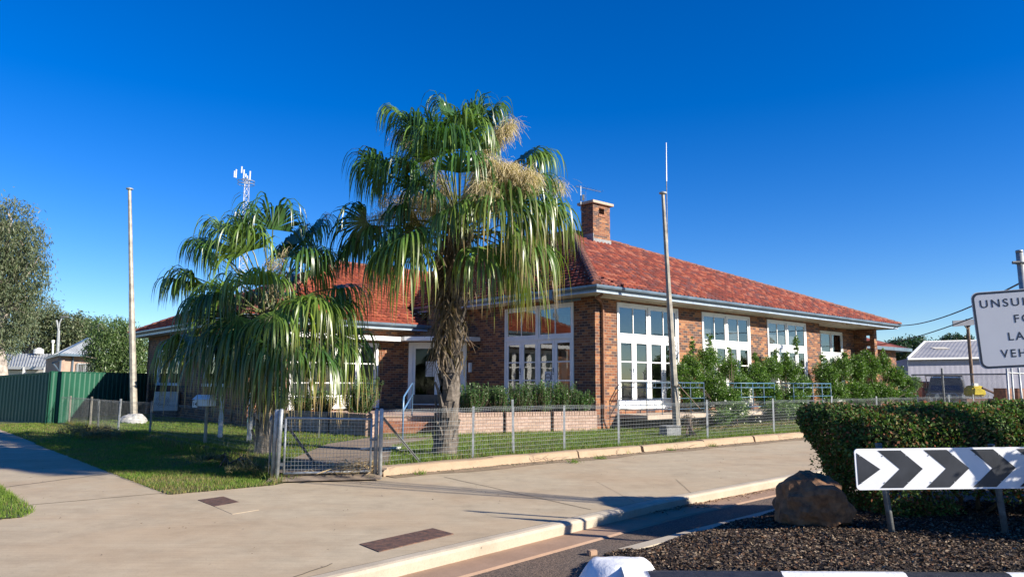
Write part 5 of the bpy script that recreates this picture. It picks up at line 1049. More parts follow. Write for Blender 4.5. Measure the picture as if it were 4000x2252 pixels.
# ------------------------------------------------------------------ vegetation
GREENS = [(.03, .075, .012), (.045, .10, .018), (.022, .06, .010), (.06, .12, .02)]
def tree(name, label, base, blobs, n, size, pal, trunk_r, mat, hang=.0, lw=.35, seed=3, limbs=7, bark=None, group=None, shell=.5):
    r = np.random.default_rng(seed); t = thing(name, label, 'tree', base, group); base = Vector(base); m = MB()
    top = Vector(max(blobs, key=lambda b_: b_[5] * b_[3])[:3]); mid = base.lerp(top, .55); m.tube([base, base.lerp(mid, .5) + Vector((.15, 0, 0)), mid], [trunk_r, trunk_r * .8, trunk_r * .6], 9)
    for b_ in blobs[:limbs * 3]:
        c = Vector(b_[:3]); m.tube([mid.lerp(base, .25), mid.lerp(c, .5) + Vector((0, 0, .3)), c, c + Vector((r.normal() * b_[3] * .4, 0, b_[5] * .5))], [trunk_r * .45, trunk_r * .3, trunk_r * .16, .02], 6)
        for _ in range(3): q = c + Vector((r.normal() * b_[3] * .5, r.normal() * b_[4] * .5, r.normal() * b_[5] * .5)); m.tube([mid.lerp(c, .6), q], [trunk_r * .14, .015], 4)
    m.build('trunk', bark or M['gumbark'], t); P = blob_points(blobs, n, r, shell); vs, fs, cc = leaves(P, size, lw, 0, hang, pal, seed)
    np_mesh('crown', vs, fs, mat, t, t['_o'], cc); return t
GUM = [(.10, .13, .07), (.13, .16, .09), (.07, .10, .055), (.16, .17, .10), (.09, .115, .045)]
def B(x, y, dist, rx, rz, ry=None): p = D(x, y, dist); return (p.x, p.y, p.z, rx, ry or rx, rz)
d_ = 50
tree('gum_tree', 'tall drooping grey green gum tree at the left edge', (D(20, 1480, d_).x, d_, 0), [B(45, 860, d_, 1.5, 1.6), B(0, 960, d_, 2.4, 2.2), B(90, 960, d_, 1.6, 1.8), B(60, 1080, d_, 2.0, 2.2), B(125, 1050, d_, 1.0, 2.0), B(-60, 1000, d_, 3, 4), B(20, 1210, d_, 1.8, 2.2), B(100, 1170, d_, 1.1, 1.6), B(-40, 1250, d_, 2.5, 2.8), B(5, 1350, d_, .7, 1.3)], 30000, .30, GUM, .5, M['gum_leaf'], hang=.8, lw=.22, seed=5)
d_ = 64
tree('gum_tree', 'olive gum tree with bare pale branches behind the long low building', (D(110, 1480, d_).x, d_, 0), [B(150, 1220, d_, 1.6, 1.5), B(100, 1250, d_, 2.0, 1.8), B(185, 1270, d_, 1.3, 1.4), B(190, 1330, d_, 1.2, 1.2), B(60, 1330, d_, 1.8, 1.2)], 10000, .30, GUM, .3, M['gum_leaf'], hang=.5, lw=.25, seed=6)
tree('gum_tree', 'rounded olive gum tree behind the street light', (D(270, 1480, d_).x, d_, 0), [B(230, 1270, d_, 1.1, 1.0), B(280, 1270, d_, 1.3, 1.2), B(260, 1320, d_, 1.8, 1.4), B(315, 1310, d_, 1.2, 1.1), B(215, 1350, d_, 1.5, 1.0)], 11000, .28, GUM, .3, M['gum_leaf'], hang=.3, seed=7)
tree('gum_tree', 'distant sparse gum tree above the cottage ridge', (D(345, 1480, 75).x, 75, 0), [B(350, 1290, 75, 1.6, 1.2), B(330, 1310, 75, 1.6, 1.0)], 5000, .28, GUM, .25, M['gum_leaf'], seed=8)
PEP = [(.09, .15, .04), (.12, .19, .06), (.06, .11, .03), (.16, .22, .09)]
d_ = 38
tree('pepper_tree', 'bushy bright green pepper tree over the green fence beside the house', (D(450, 1480, d_).x, d_, 0), [B(420, 1290, d_, 1.0, .8), B(470, 1310, d_, .9, .9), B(395, 1350, d_, .8, .9), B(440, 1370, d_, 1.3, 1.1), B(500, 1340, d_, .9, .9), B(520, 1400, d_, 1.0, 1.0), B(400, 1420, d_, .8, .6), B(470, 1430, d_, 1.4, .8), B(555, 1380, d_, .8, 1.1)], 22000, .16, PEP, .2, M['leaf'], hang=.8, lw=.28, seed=9)
tree('dark_tree', 'dark green tree to the left of the steel shed', (D(3530, 1480, 70).x, 70, 0), [B(3540, 1360, 70, 2.0, .9), B(3500, 1380, 70, 1.6, .8), B(3590, 1350, 72, 1.5, .9), B(3470, 1395, 70, 1.0, .6)], 7000, .3, [(.02, .05, .02), (.035, .075, .03)], .3, M['leaf'], seed=11)
tree('dark_tree', 'distant tree top just above the steel shed ridge', (D(3740, 1480, 90).x, 90, 0), [B(3735, 1322, 90, 1.8, .6), B(3765, 1328, 90, 1.2, .5)], 1200, .35, [(.03, .06, .03)], .3, M['leaf'], seed=12)
# street tree beyond the right edge: it is out of the photo but its shade falls across the footpaths and lawn
sa = Vector((.902, -.432, 0)); sw_ = Vector((.432, .902, 0))
def AW(a, w, z): p = sa * a + sw_ * w; return (p.x, p.y, z)
def ball(a, w, z, r_, rz): return (*AW(a, w, z), r_, r_, rz)
tree('street_tree', 'leafy street tree standing just outside the right edge, shading the path', AW(10, 10.0, 0), [ball(9, 10.1, 9.2, .8, .7), ball(9, 9.7, 10.5, 1.0, .8), ball(9, 9.2, 11.6, 1.1, .7), ball(9.3, 9.6, 12.6, 1.0, .7), ball(9, 8.7, 10.6, .6, .5)], 20000, .22, GREENS, .09, M['leaf'], seed=13)
tree('young_tree', 'young leafy tree in the traffic island beyond the right edge', AW(3.5, 9.3, 0), [ball(3.2, 8.9, 2.55, .36, .3)], 6000, .10, GREENS, .03, M['leaf'], seed=14)
# --- palms (bush below stands outside the right edge)
def frond(r, O, hub, L, green, tipc, dry, n=58, spread=115, width=.040, stiff=.27, acc=None, droop=1.0, petr=.016):
    O, hub = Vector(O), Vector(hub); d = (hub - O); hl = d.length; dn = d.normalized(); hd = Vector((d.x, d.y, 0)); hd = hd.normalized() if hd.length > .05 else Vector((1, 0, 0))
    Dv = (dn * 1.0 + hd * .15 - Vector((0, 0, .12 + .6 * (1 - max(0, dn.z)) ** 2))).normalized(); s = Dv.cross(Vector((0, 0, 1)))
    s = s.normalized() if s.length > .1 else Vector((-1, 0, 0)).cross(Dv).normalized()
    roll = r.normal() * .35; nr = s.cross(Dv); s = (s * math.cos(roll) + nr * math.sin(roll)).normalized()
    stiff *= 1.0 + .45 * max(0, dn.z - .3)
    # petiole, arching
    ctrl = O.lerp(hub, .5) + Vector((0, 0, .12 * hl)); pts = [O, O.lerp(ctrl, .5), ctrl.lerp(hub, .3) + Vector((0, 0, .02)), hub]
    acc['pet'].append((pts, [petr * 1.8, petr * 1.2, petr, petr * .8]))
    K_ = 10
    for i in range(n):
        an = R(-spread + 2 * spread * (i + .5) / n + r.normal() * 2.5); dirv = Dv * math.cos(an) + s * math.sin(an); dirv.z += .06 + .10 * abs(math.sin(an)); dirv.normalize()
        Ls = L * (1.15 + .25 * (dry > .12)) * (.72 + .28 * math.cos(an * .8)) * r.uniform(.7, 1.12); p = hub.copy(); step = Ls / K_; st_ = stiff * r.uniform(.85, 1.2); sidev = s * math.cos(an) - Dv * math.sin(an); tw = r.normal() * .5; hb_ = Vector((r.normal(), r.normal(), 0)) * .05
        base = len(acc['v']); bri = r.uniform(.6, 1.45)
        for k in range(K_ + 1):
            t_ = k / K_; w = width * (min(1, .25 + t_ * 2.2) if t_ < .35 else max(.04, 1 - ((t_ - .35) / .65) ** 1.6)); sv = sidev
            if t_ > st_: q = Vector((math.cos(tw) * sidev.x - math.sin(tw) * sidev.y, math.sin(tw) * sidev.x + math.cos(tw) * sidev.y, sidev.z * .3)); sv = q.normalized() if q.length > .05 else sidev
            acc['v'].append(tuple(p - sv * w / 2)); acc['v'].append(tuple(p + sv * w / 2))
            f_ = max(0, (t_ - (1 - dry)) / max(dry, .01)) if dry > 0 else 0; f_ = min(1, f_ * 1.5)
            y_ = min(1, max(0, (t_ - .35) / .4)) * (1 if dry > .12 else .0)
            c = np.array(green) * (1 + .35 * (1 - t_)) * (1 - .75 * y_) + np.array((.17, .19, .02)) * .75 * y_; c = bri * (c * (1 - f_) + np.array(tipc) * f_); acc['c'].append(tuple(c)); acc['c'].append(tuple(c))
            if t_ >= st_: dirv = (dirv + (Vector((0, 0, -1)) + hb_) * (.50 + .7 * t_) * droop).normalized()
            else: dirv = (dirv + Vector((0, 0, -.035 * droop))).normalized()
            p = p + dirv * step
        for k in range(K_): a = base + 2 * k; acc['f'].append((a, a + 1, a + 3, a + 2))
def strips(r, acc, P0, Ls, w, colr, out=None, curl=.3, K_=5):
    for p, L in zip(P0, Ls):
        p = Vector(p); d = Vector((r.normal() * curl, r.normal() * curl, -1)).normalized(); a_ = r.uniform(0, 6.28); sv = Vector((math.cos(a_), math.sin(a_), 0)); b0 = len(acc['v']); c = np.array(colr) * r.uniform(.5, 1.3)
        for k in range(K_ + 1):
            ww = w * (1 - .8 * (k / K_)) * .5; acc['v'] += [tuple(p - sv * ww), tuple(p + sv * ww)]; acc['c'] += [tuple(c)] * 2; d = (d + Vector((r.normal() * .25, r.normal() * .25, -.15))).normalized(); p = p + d * L / K_
        for k in range(K_): q = b0 + 2 * k; acc['f'].append((q, q + 1, q + 3, q + 2))
def flush(acc, name, mat, parent):
    if acc['v']: return np_mesh(name, np.array(acc['v']), np.array(acc['f']), mat, parent, parent['_o'], np.array(acc['c']))
def new_acc(): return dict(v=[], f=[], c=[], pet=[])
def plume(r, acc, p, q, n, L, w, colr):                       # feathery flower stalks hanging off an arching axis
    p, q = Vector(p), Vector(q); mid = p.lerp(q, .5) + Vector((0, 0, .2 * (q - p).length)); ax = [p.lerp(mid, t).lerp(mid.lerp(q, t), t) for t in np.linspace(0, 1, 12)]
    P = [ax[min(11, int(2 + r.random() * 10))] + Vector((r.normal() * .09, r.normal() * .09, r.normal() * .08)) for _ in range(n)]
    for x in P:
        d = Vector((r.normal(), r.normal(), -.2 + r.normal() * .5)).normalized(); b0 = len(acc['v']); sv = d.cross(Vector((r.normal(), r.normal(), r.normal()))).normalized(); c = np.array(colr) * r.uniform(.6, 1.3); pp = x.copy(); l = L * r.uniform(.5, 1.2)
        for k in range(4):
            acc['v'] += [tuple(pp - sv * w / 2), tuple(pp + sv * w / 2)]; acc['c'] += [tuple(c)] * 2; d = (d + Vector((0, 0, -.45))).normalized(); pp = pp + d * l / 3
        for k in range(3): qq = b0 + 2 * k; acc['f'].append((qq, qq + 1, qq + 3, qq + 2))
    return ax
def palm(name, label, base, crown, hubs, s, seed, plumes=(), extra=8, trunk_r=.2, skirt=220):
    r = np.random.default_rng(seed); t = thing(name, label, 'palm tree', base); base = Vector(base); crown = Vector(crown); m = MB(); n = 16; lean = (crown - base)
    pts = []; rad = []
    for i in range(n + 1): f_ = i / n; pts.append(base + lean * f_ + Vector((.05 * math.sin(f_ * 5), 0, 0))); rad.append(trunk_r * (1.35 - .55 * min(1, f_ * 3) if f_ < .33 else (.8 - .12 * f_)) * r.uniform(.93, 1.07))
    m.tube(pts, rad, 14)
    # old leaf bases: split wedges standing off the trunk in a spiral
    nb = int(95 * lean.length / 4.4)
    for i in range(nb):
        f_ = .02 + .93 * i / nb; a_ = i * 2.4; c = base + lean * f_; rr = trunk_r * (1.3 - .5 * min(1, f_ * 3) if f_ < .33 else .78); od = Vector((math.cos(a_), math.sin(a_), 0)); sd_ = Vector((-od.y, od.x, 0)); w_ = .085 * r.uniform(.7, 1.2); h_ = r.uniform(.12, .26) * (1 + .8 * f_); o_ = r.uniform(.04, .10) * (1 + 1.2 * f_)
        p0 = c + od * rr * .85; m.add([p0 - sd_ * w_, p0 + sd_ * w_, p0 + od * o_ + Vector((0, 0, h_)) + sd_ * w_ * .45, p0 + od * o_ + Vector((0, 0, h_)) - sd_ * w_ * .45, p0 + od * .05 - sd_ * w_ * .8, p0 + od * .05 + sd_ * w_ * .8, p0 + od * (o_ + .03) + Vector((0, 0, h_ * .95)) + sd_ * w_ * .3, p0 + od * (o_ + .03) + Vector((0, 0, h_ * .95)) - sd_ * w_ * .3], [(0, 3, 2, 1), (4, 5, 6, 7), (0, 4, 7, 3), (1, 2, 6, 5), (3, 7, 6, 2), (0, 1, 5, 4)])
    m.build('trunk', M['bark'], t)
    acc = new_acc(); G1, G2, G3 = (.042, .10, .026), (.065, .14, .03), (.11, .185, .035)
    for h in hubs:
        x, y, dd, L, dry = h[:5]; hub = D(x, y, crown.y + dd); O = crown + Vector((r.normal() * .05, r.normal() * .05, r.uniform(-.35, .15)))
        frond(r, O, hub, L, [G1, G2, G3][r.integers(0, 3)], (.42, .30, .14) if dry > .2 else (.25, .22, .08), dry, acc=acc, spread=h[5] if len(h) > 5 else 115)
    for i in range(extra):                                # more fronds filling the crown
        a_ = r.uniform(10, 170); el = r.uniform(-25, 55); l = r.uniform(.9, 1.3) * s; hub = crown + Vector((math.cos(R(a_)) * math.cos(R(el)), math.sin(R(a_)) * math.cos(R(el)), math.sin(R(el)))) * l
        frond(r, crown, hub, r.uniform(1.2, 1.5) * s, G1, (.25, .22, .08), .08 if el > 0 else .2, acc=acc, n=28)
    flush(acc, 'fronds', M['palm_leaf'], t); m = MB()
    for pts, rad in acc['pet']: m.tube(pts, rad, 6)
    m.build('leaf_stalks', plain('leaf_stalk', (.10, .12, .035), .5), t)
    # dry skirt round the upper trunk
    ac = new_acc(); P0 = []; Ls = []
    for i in range(skirt): f_ = r.uniform(.42, .98); a_ = r.uniform(2.2, 4.6) if i % 4 else r.uniform(0, 6.28); c = base + lean * f_; rr = trunk_r * 1.0 + abs(r.normal()) * .10 + .10 * (f_ - .4); P0.append(c + Vector((math.cos(a_) * rr, math.sin(a_) * rr, 0))); Ls.append(r.uniform(.35, .9))
    strips(r, ac, P0, Ls, .045, (.17, .125, .08)); 
    for i in range(8):                                    # dead folded leaves hanging straight down
        a_ = r.uniform(-3.1, 0.1); p = base + lean * r.uniform(.6, .95) + Vector((math.cos(a_) * .38, math.sin(a_) * .38, .1)); strips(r, ac, [p + Vector((r.normal() * .05, r.normal() * .05, r.normal() * .1)) for _ in range(26)], r.uniform(.6, 1.1, 26), .035, (.20, .14, .08), curl=.12)
    flush(ac, 'dry_skirt', M['straw'], t)
    if plumes:
        ac = new_acc(); m = MB()
        for (x0, y0, d0, x1, y1, d1, nn, l) in plumes: ax = plume(r, ac, D(x0, y0, crown.y + d0), D(x1, y1, crown.y + d1), nn * 3, l * 1.1, .008, (.58, .47, .29)); m.tube(ax, [.015 - .001 * k for k in range(12)], 5)
        flush(ac, 'flower_plumes', M['straw'], t); m.build('flower_stalk', plain('flower_stalk', (.30, .22, .10), .7), t)
    return t
def rg(X, Y): return 1300 + X / 1.908, 340 + Y / 1.908
H1 = []
for X, Y, dd, L, dry, sp in ((640, 370, -.2, 1.2, .0, 70), (560, 270, .3, 1.1, 0, 65), (880, 270, 0, 1.2, 0, 60), (1050, 300, -.1, 1.2, 0, 65), (1150, 270, .2, 1.05, 0, 70), (750, 420, -.3, 1.2, 0, 80), (960, 380, -.5, 1.2, 0, 80), (860, 480, -.8, 1.45, 0, 85), (940, 640, -1.0, 1.4, .1, 85), (760, 520, -.6, 1.3, 0, 95), (1010, 480, -.3, 1.1, 0, 80),
    (400, 640, -.2, 1.25, 0, 100), (330, 600, .3, 1.15, 0, 100), (590, 620, -.6, 1.15, 0, 100), (1440, 570, -.1, 1.2, 0, 85), (1390, 560, .3, 1.2, 0, 80), (1440, 700, -.3, 1.2, .0, 105), (1290, 860, -.8, 1.45, .22, 95), (1200, 880, -1.1, 1.5, .25, 90),
    (1570, 910, .0, 1.15, .13, 100), (1500, 870, -.3, 1.2, .16, 95), (250, 1000, -.1, 1.3, 0, 110), (330, 1040, .3, 1.2, 0, 105), (545, 1100, -.9, 1.5, .13, 110), (470, 1110, -.4, 1.35, .1, 110), (620, 1180, -.7, 1.25, .2, 95), (420, 1180, .1, 1.1, .1, 100), (1100, 1190, -.8, 1.1, .22, 90), (1300, 1140, -1.0, 1.35, .28, 95), (1430, 1110, -.5, 1.3, .28, 95), (180, 1150, .2, .9, 0, 100), (900, 900, -1.1, 1.25, .1, 75), (760, 800, -.8, 1.1, .1, 85), (640, 760, -.5, 1.1, 0, 95), (560, 900, -.3, 1.0, .1, 95), (1380, 1020, .3, 1.1, .2, 100), (640, 1000, .4, 1.0, 0, 90)):
    H1.append((*rg(X, Y), dd, L, dry, sp))
pb = G(1735, 1772, LZ); pc = D(1800, 905, 15.2)
PL = [(*rg(1060, 860), -.4, *rg(1470, 660), -1.3, 900, .32), (*rg(1050, 860), -.5, *rg(1210, 580), -1.3, 800, .34), (*rg(1050, 900), -.5, *rg(1130, 740), -1.5, 700, .36), (*rg(1050, 860), -.4, *rg(1330, 600), -1.3, 600, .3), (*rg(1000, 700), .2, *rg(1330, 270), .1, 480, .30), (*rg(900, 900), .0, *rg(520, 350), .2, 480, .30), (*rg(900, 960), -.2, *rg(400, 840), .1, 200, .3), (*rg(900, 960), -.3, *rg(640, 810), -.3, 200, .28), (*rg(1100, 900), .2, *rg(1690, 720), .2, 380, .3), (*rg(900, 1000), .3, *rg(260, 980), .2, 260, .28)]
palm('fan_palm', 'tall fan palm with shaggy trunk and straw coloured flower plumes right of the gate', pb, pc, H1, 1.0, 21, PL, 14, .19, 300)
def r2(X, Y): return 600 + X / 1.933, 850 + Y / 1.933
H2 = []
for X, Y, dd, L, dry, sp in ((560, 130, .2, 1.15, 0, 100), (800, 60, .0, 1.2, 0, 90), (900, 90, -.3, 1.3, 0, 95), (1200, 110, .2, 1.05, 0, 100), (380, 260, -.1, 1.25, 0, 105), (480, 240, .3, 1.1, 0, 100), (250, 450, .0, 1.2, 0, 105), (180, 480, .3, 1.1, 0, 100), (700, 260, -.6, 1.3, 0, 100), (1130, 340, -.2, 1.35, 0, 100), (1220, 400, .3, 1.2, 0, 100),
    (800, 510, -.9, 1.3, .1, 90), (640, 740, -.9, 1.35, .2, 80), (950, 930, -1.0, 1.45, .3, 85), (250, 900, -.3, 1.4, .28, 110), (420, 900, -.7, 1.35, .28, 105), (150, 900, .0, 1.2, .2, 105), (1380, 530, .2, 1.25, 0, 110), (1350, 640, -.3, 1.25, .1, 105), (1200, 640, -.7, 1.3, .15, 100), (1080, 900, -.9, 1.35, .28, 95), (1420, 880, -.1, 1.3, .25, 105), (1260, 960, -.6, 1.25, .28, 100), (560, 560, -.5, 1.25, 0, 100), (330, 640, -.3, 1.2, 0, 110), (820, 1060, -.8, 1.1, .3, 90), (500, 620, -.8, 1.2, .1, 95), (700, 860, -1.0, 1.3, .25, 90), (1120, 600, -.9, 1.2, .12, 95), (920, 700, -1.1, 1.2, .15, 85), (700, 150, -.2, 1.1, 0, 85), (1050, 200, .1, 1.1, 0, 90), (1000, 300, .3, 1.2, 0, 95), (620, 1000, -.5, 1.1, .2, 100)):
    H2.append((*r2(X + 60 * (X < 450), Y), dd, L * (.84 if X < 450 else .98), dry, sp))
palm('fan_palm', 'shorter wide fan palm with fronds hanging to the ground left of the gate', G(1040, 1768, LZ), D(1050, 1235, 15.3), H2, .95, 33, [(*r2(900, 640), 0, *r2(900, 330), -.3, 90, .2), (*r2(900, 640), 0, *r2(1000, 250), -.2, 60, .2)], 14, .19, 160)
# --- shrubs
def shrub(name, label, blobs, n, size, pal, base, mat=None, seed=1, group=None, stems=10, shell=.15, up=.3, lw=.55):
    r = np.random.default_rng(seed); t = thing(name, label, 'shrub', base, group); m = MB()
    for i in range(stems): b_ = blobs[r.integers(0, len(blobs))]; c = Vector(b_[:3]) + Vector((r.normal() * b_[3] * .4, r.normal() * b_[4] * .3, b_[5] * r.uniform(0, .9))); m.tube([Vector(base) + Vector((r.normal() * .12, r.normal() * .12, 0)), Vector(base).lerp(c, .5) + Vector((0, 0, .15)), c], [.022, .015, .005], 4)
    m.build('stem', M['twig'], t); P = blob_points(blobs, n, r, shell, .95); P[:, 2] = np.maximum(P[:, 2], .14); vs, fs, cc = leaves(P, size, lw, up, 0, pal, seed); np_mesh('foliage', vs, fs, mat or M['leaf'], t, t['_o'], cc); return t
SG = [(.09, .18, .028), (.12, .22, .04), (.07, .14, .022), (.16, .26, .05), (.05, .10, .018)]
def wb(a, b_, z, ra, rb, rz): p = W(a, b_, z); return (p.x, p.y, z, ra, rb, rz)
def PV(x, y, vb, rx, rz, ry=.34):                       # blob centred where the sight line crosses the plane v = vb
    d = ray(x, y); P0 = Vector(W(0, vb, 0)); t_ = (P0 - Vector((0, 0, CH))).dot(V) / d.dot(V); p = Vector((0, 0, CH)) + d * t_; return (p.x, p.y, p.z, rx * (1.08 if rx > .2 else .8), ry * (1 if rx > .2 else .5), rz * 1.06)
shrub('leafy_shrub', 'rambling green shrub between the first and second tall windows, with small white flowers', [PV(2705, 1440, -.62, .42, .5), PV(2765, 1400, -.62, .38, .45), PV(2690, 1520, -.62, .42, .45), PV(2775, 1500, -.7, .5, .5), PV(2850, 1440, -.62, .4, .4), PV(2895, 1510, -.62, .42, .45), PV(2840, 1560, -1.4, .5, .4), PV(2740, 1575, -.62, .5, .35), PV(2703, 1350, -.55, .12, .32), PV(2772, 1330, -.55, .14, .35), PV(2850, 1380, -.55, .12, .28), PV(2830, 1625, -1.7, .4, .25), PV(2880, 1600, -1.6, .4, .3), PV(2660, 1450, -.55, .25, .3)], 50000, .056, SG, W(5.3, -1.4, LZ), seed=41, group='green shrubs along the sunny wall')
shrub('leafy_shrub', 'rambling green shrub between the second and third tall windows', [PV(2955, 1470, -.62, .42, .5), PV(3010, 1440, -.62, .45, .45), PV(3080, 1450, -.62, .5, .5), PV(3130, 1510, -.62, .45, .45), PV(3000, 1540, -.8, .6, .45), PV(3090, 1560, -.85, .6, .4), PV(2950, 1400, -.55, .15, .3), PV(3110, 1340, -.55, .14, .42), PV(3070, 1395, -.55, .2, .3), PV(3030, 1390, -.55, .14, .28), PV(3050, 1600, -1.6, .6, .3)], 50000, .060, SG, W(9.8, -.9, LZ), seed=42, group='green shrubs along the sunny wall')
shrub('leafy_shrub', 'widest rambling green shrub hiding the last window and the end pier', [PV(3225, 1460, -.7, .5, .5), PV(3280, 1440, -.7, .5, .5), PV(3340, 1440, -.7, .55, .6), PV(3400, 1430, -.7, .5, .55), PV(3450, 1420, -.7, .3, .5), PV(3490, 1470, -.8, .6, .5), PV(3550, 1500, -.85, .6, .4), PV(3250, 1530, -.85, .7, .5), PV(3340, 1530, -.9, .8, .5), PV(3430, 1530, -.9, .9, .5), PV(3520, 1545, -.9, .8, .3), PV(3215, 1400, -.62, .14, .3), PV(3300, 1395, -.62, .2, .25), PV(3452, 1385, -.62, .12, .3), PV(3380, 1385, -.62, .25, .2)], 75000, .066, SG, W(18, -.85, LZ), seed=43, group='green shrubs along the sunny wall', stems=22)
shrub('roadside_bush', 'dense green bush in the traffic island just outside the right edge', [ball(3.3, 9.1, .95, .62, .9), ball(3.3, 9.75, .85, .55, .8), ball(3.6, 9.4, 1.1, .6, .6)], 16000, .09, SG, AW(3.3, 9.4, 0), seed=90)
# small white blossoms on the first shrub
r = np.random.default_rng(5); P = np.array([W(5.2 + r.normal() * .6, -1.95 + r.normal() * .2, max(.25, .75 + r.normal() * .35)) for _ in range(60)]); vs, fs, cc = leaves(P, .07, .9, 0, 0, [(.8, .78, .7)], 3)
ff = np_mesh('blossom', vs, fs, M['leaf'], None, (0, 0, 0), cc); par = [o for o in bpy.data.objects if o.name == 'leafy_shrub'][0]; ff.parent = par; ff.location = -Vector(par['_o'])
# rosemary in the planters
def rosemary(p, w, h, label, seed):
    r = np.random.default_rng(seed); t = thing('rosemary_bush', label, 'rosemary bush', p, 'rosemary bushes in the planters'); P = []; m = MB(); ns = int(85 * w / .5)
    for i in range(ns):
        a = r.uniform(0, 6.28); q = Vector(p) + Vector((math.cos(a), math.sin(a), 0)) * r.uniform(0, .25) * w; hh = h * r.uniform(.55, 1.1); e = Vector((math.cos(a) * w * r.uniform(.1, .9), math.sin(a) * w * r.uniform(.1, .6), hh)); mid = q + Vector((e.x * .7, e.y * .7, hh * .45)); end = Vector(p) + e
        m.tube([q, mid, end], [.006, .005, .003], 4)
        for k in range(60): s = (k + r.random()) / 60; s = .18 + .82 * s; x = (q.lerp(mid, s)).lerp(mid.lerp(end, s), s); P.append(tuple(x))
    m.build('stem', M['twig'], t); vs, fs, cc = leaves(np.array(P), .062, .36, .55, 0, [(.08, .16, .05), (.10, .20, .055), (.055, .115, .038)], seed); np_mesh('foliage', vs, fs, M['leaf'], t, t['_o'], cc)
L5 = [(-3.9, 1.25, .5, .58, 'rosemary bush just right of the tall palm trunk, leftmost on the sunlit planter'), (-3.1, .95, .55, .52, 'spreading rosemary bush second from the tall palm on the sunlit planter'), (-2.4, .75, .5, .58, 'rosemary bush in the middle of the sunlit planter'), (-1.75, .5, .5, .62, 'rosemary bush in front of the shaded french windows'), (-1.1, .35, .5, .60, 'rosemary bush below the right leaf of the shaded french windows'), (-.55, .1, .42, .45, 'small rosemary bush nearest the house corner')]
for i, (a, b_, w, h, lab) in enumerate(L5): rosemary(W(a, b_, .66), w * 1.15, h * 1.45, lab, 50 + i)
for i, (a, b_, w, h, lab) in enumerate(((-6.75, 2.6, .62, .75, 'large rosemary bush left of the entry steps, above the gate'), (-7.2, 3.9, .42, .5, 'dark small rosemary bush second left of the entry steps'), (-7.35, 4.9, .45, .5, 'dark rosemary bush third left of the entry steps'), (-7.45, 6.4, .45, .5, 'rosemary bush half hidden by the small palm fronds'))): rosemary(W(a, b_, .62), w * 1.1, h * 1.35, lab, 60 + i)
# hedge: clipped block with leafy skin
t = thing('hedge', 'clipped box shaped hedge of small dark green and reddish leaves behind the chevron board', 'hedge', (6, 9.5, 0))
zt_ = lambda x: 1.26 + .11 * min(1, max(0, (x - 3.6) / 4.5))
m = MB(); vs = []; ring_ = lambda x, k: [(x, 8.66 + k, .42), (x, 8.50 + k, .8), (x, 8.46 + k, zt_(x) - .22), (x, 8.62 + k, zt_(x) - .08), (x, 9.3 - k, zt_(x) - .06), (x, 9.42 - k, zt_(x) - .18), (x, 9.35 - k, .42)]
sx = [3.95, 4.15, 5, 7, 9, 11, 13.4]; kk = [.22, .06, .06, .06, .06, .06, .06]
for x, k in zip(sx, kk): vs += ring_(x, k)
m.add(vs, [(a * 7 + b_, a * 7 + (b_ + 1) % 7, a * 7 + 7 + (b_ + 1) % 7, a * 7 + 7 + b_) for a in range(6) for b_ in range(7)] + [tuple(range(7)), tuple(range(42, 49))[::-1]]); m.build('dark_core', plain('hedge_core', (.014, .018, .009), .95), t)  # solid near-black core filling the hedge behind its leaf skin
r = np.random.default_rng(77); P = []
def lx(z): return 3.62 + .55 * (1 - np.clip((z - .15) / 1.0, 0, 1)) ** 1.2       # left end leans out towards the top
N_ = 46000; x = r.uniform(0, 1, N_) ** 1.15 * 9.6; z = r.uniform(.12, 1.32, N_); z = np.where((x > .9) & (z < .34), z + .4, z); X = lx(z) + x; zz = np.array([zt_(q) for q in X]); k_ = z < zz - .02; X, z, zz = X[k_], z[k_], zz[k_]
P.append(np.stack([X, 8.40 + .14 * (1 - z / 1.3) + .09 * np.clip((z - zz + .12) / .10, 0, 1) ** 2, z], 1))
N_ = 60000; x = r.uniform(0, 1, N_) ** 1.1 * 9.6; y = r.uniform(8.48, 9.5, N_); X = 3.62 + .10 * np.abs(y - 9) + x; zz = np.array([zt_(q) for q in X]); P.append(np.stack([X, y, zz - .06 * np.abs((y - 9.0) / .5) ** 5 - .05 * np.clip(1 - (X - 3.62) / .10, 0, 1)], 1))
N_ = 12000; y = r.uniform(8.42, 9.5, N_); z = r.uniform(.12, 1.24, N_); P.append(np.stack([lx(z) + .16 * np.abs((y - 8.97) / .52) ** 3, y, z], 1))
N_ = 14000; X = r.uniform(3.8, 13.2, N_); P.append(np.stack([X, np.full(N_, 9.5), r.uniform(.34, 1.25, N_)], 1))
P = np.concatenate(P); P += r.normal(size=P.shape) * .026; P += .028 * np.sin(P[:, [1, 2, 0]] * 5.3) + .018 * np.sin(P[:, [2, 0, 1]] * 11.0)
vs, fs, cc = leaves(P, .042, .62, .25, 0, [(.07, .14, .036), (.10, .18, .045), (.05, .10, .026), (.14, .22, .065), (.09, .145, .036), (.07, .13, .04), (.24, .09, .045), (.17, .14, .06)], 78); np_mesh('foliage', vs, fs, M['hedge_leaf'], t, t['_o'], cc)
for i in range(22): x = r.uniform(4.2, 9.5); y = r.uniform(8.75, 9.3); m = MB(); m.tube([(x, y, 0), (x + r.normal() * .12, y + r.normal() * .1, .25), (x + r.normal() * .3, y + r.normal() * .2, .7)], [.035, .025, .012], 5); m.build('stem', M['twig'], t)
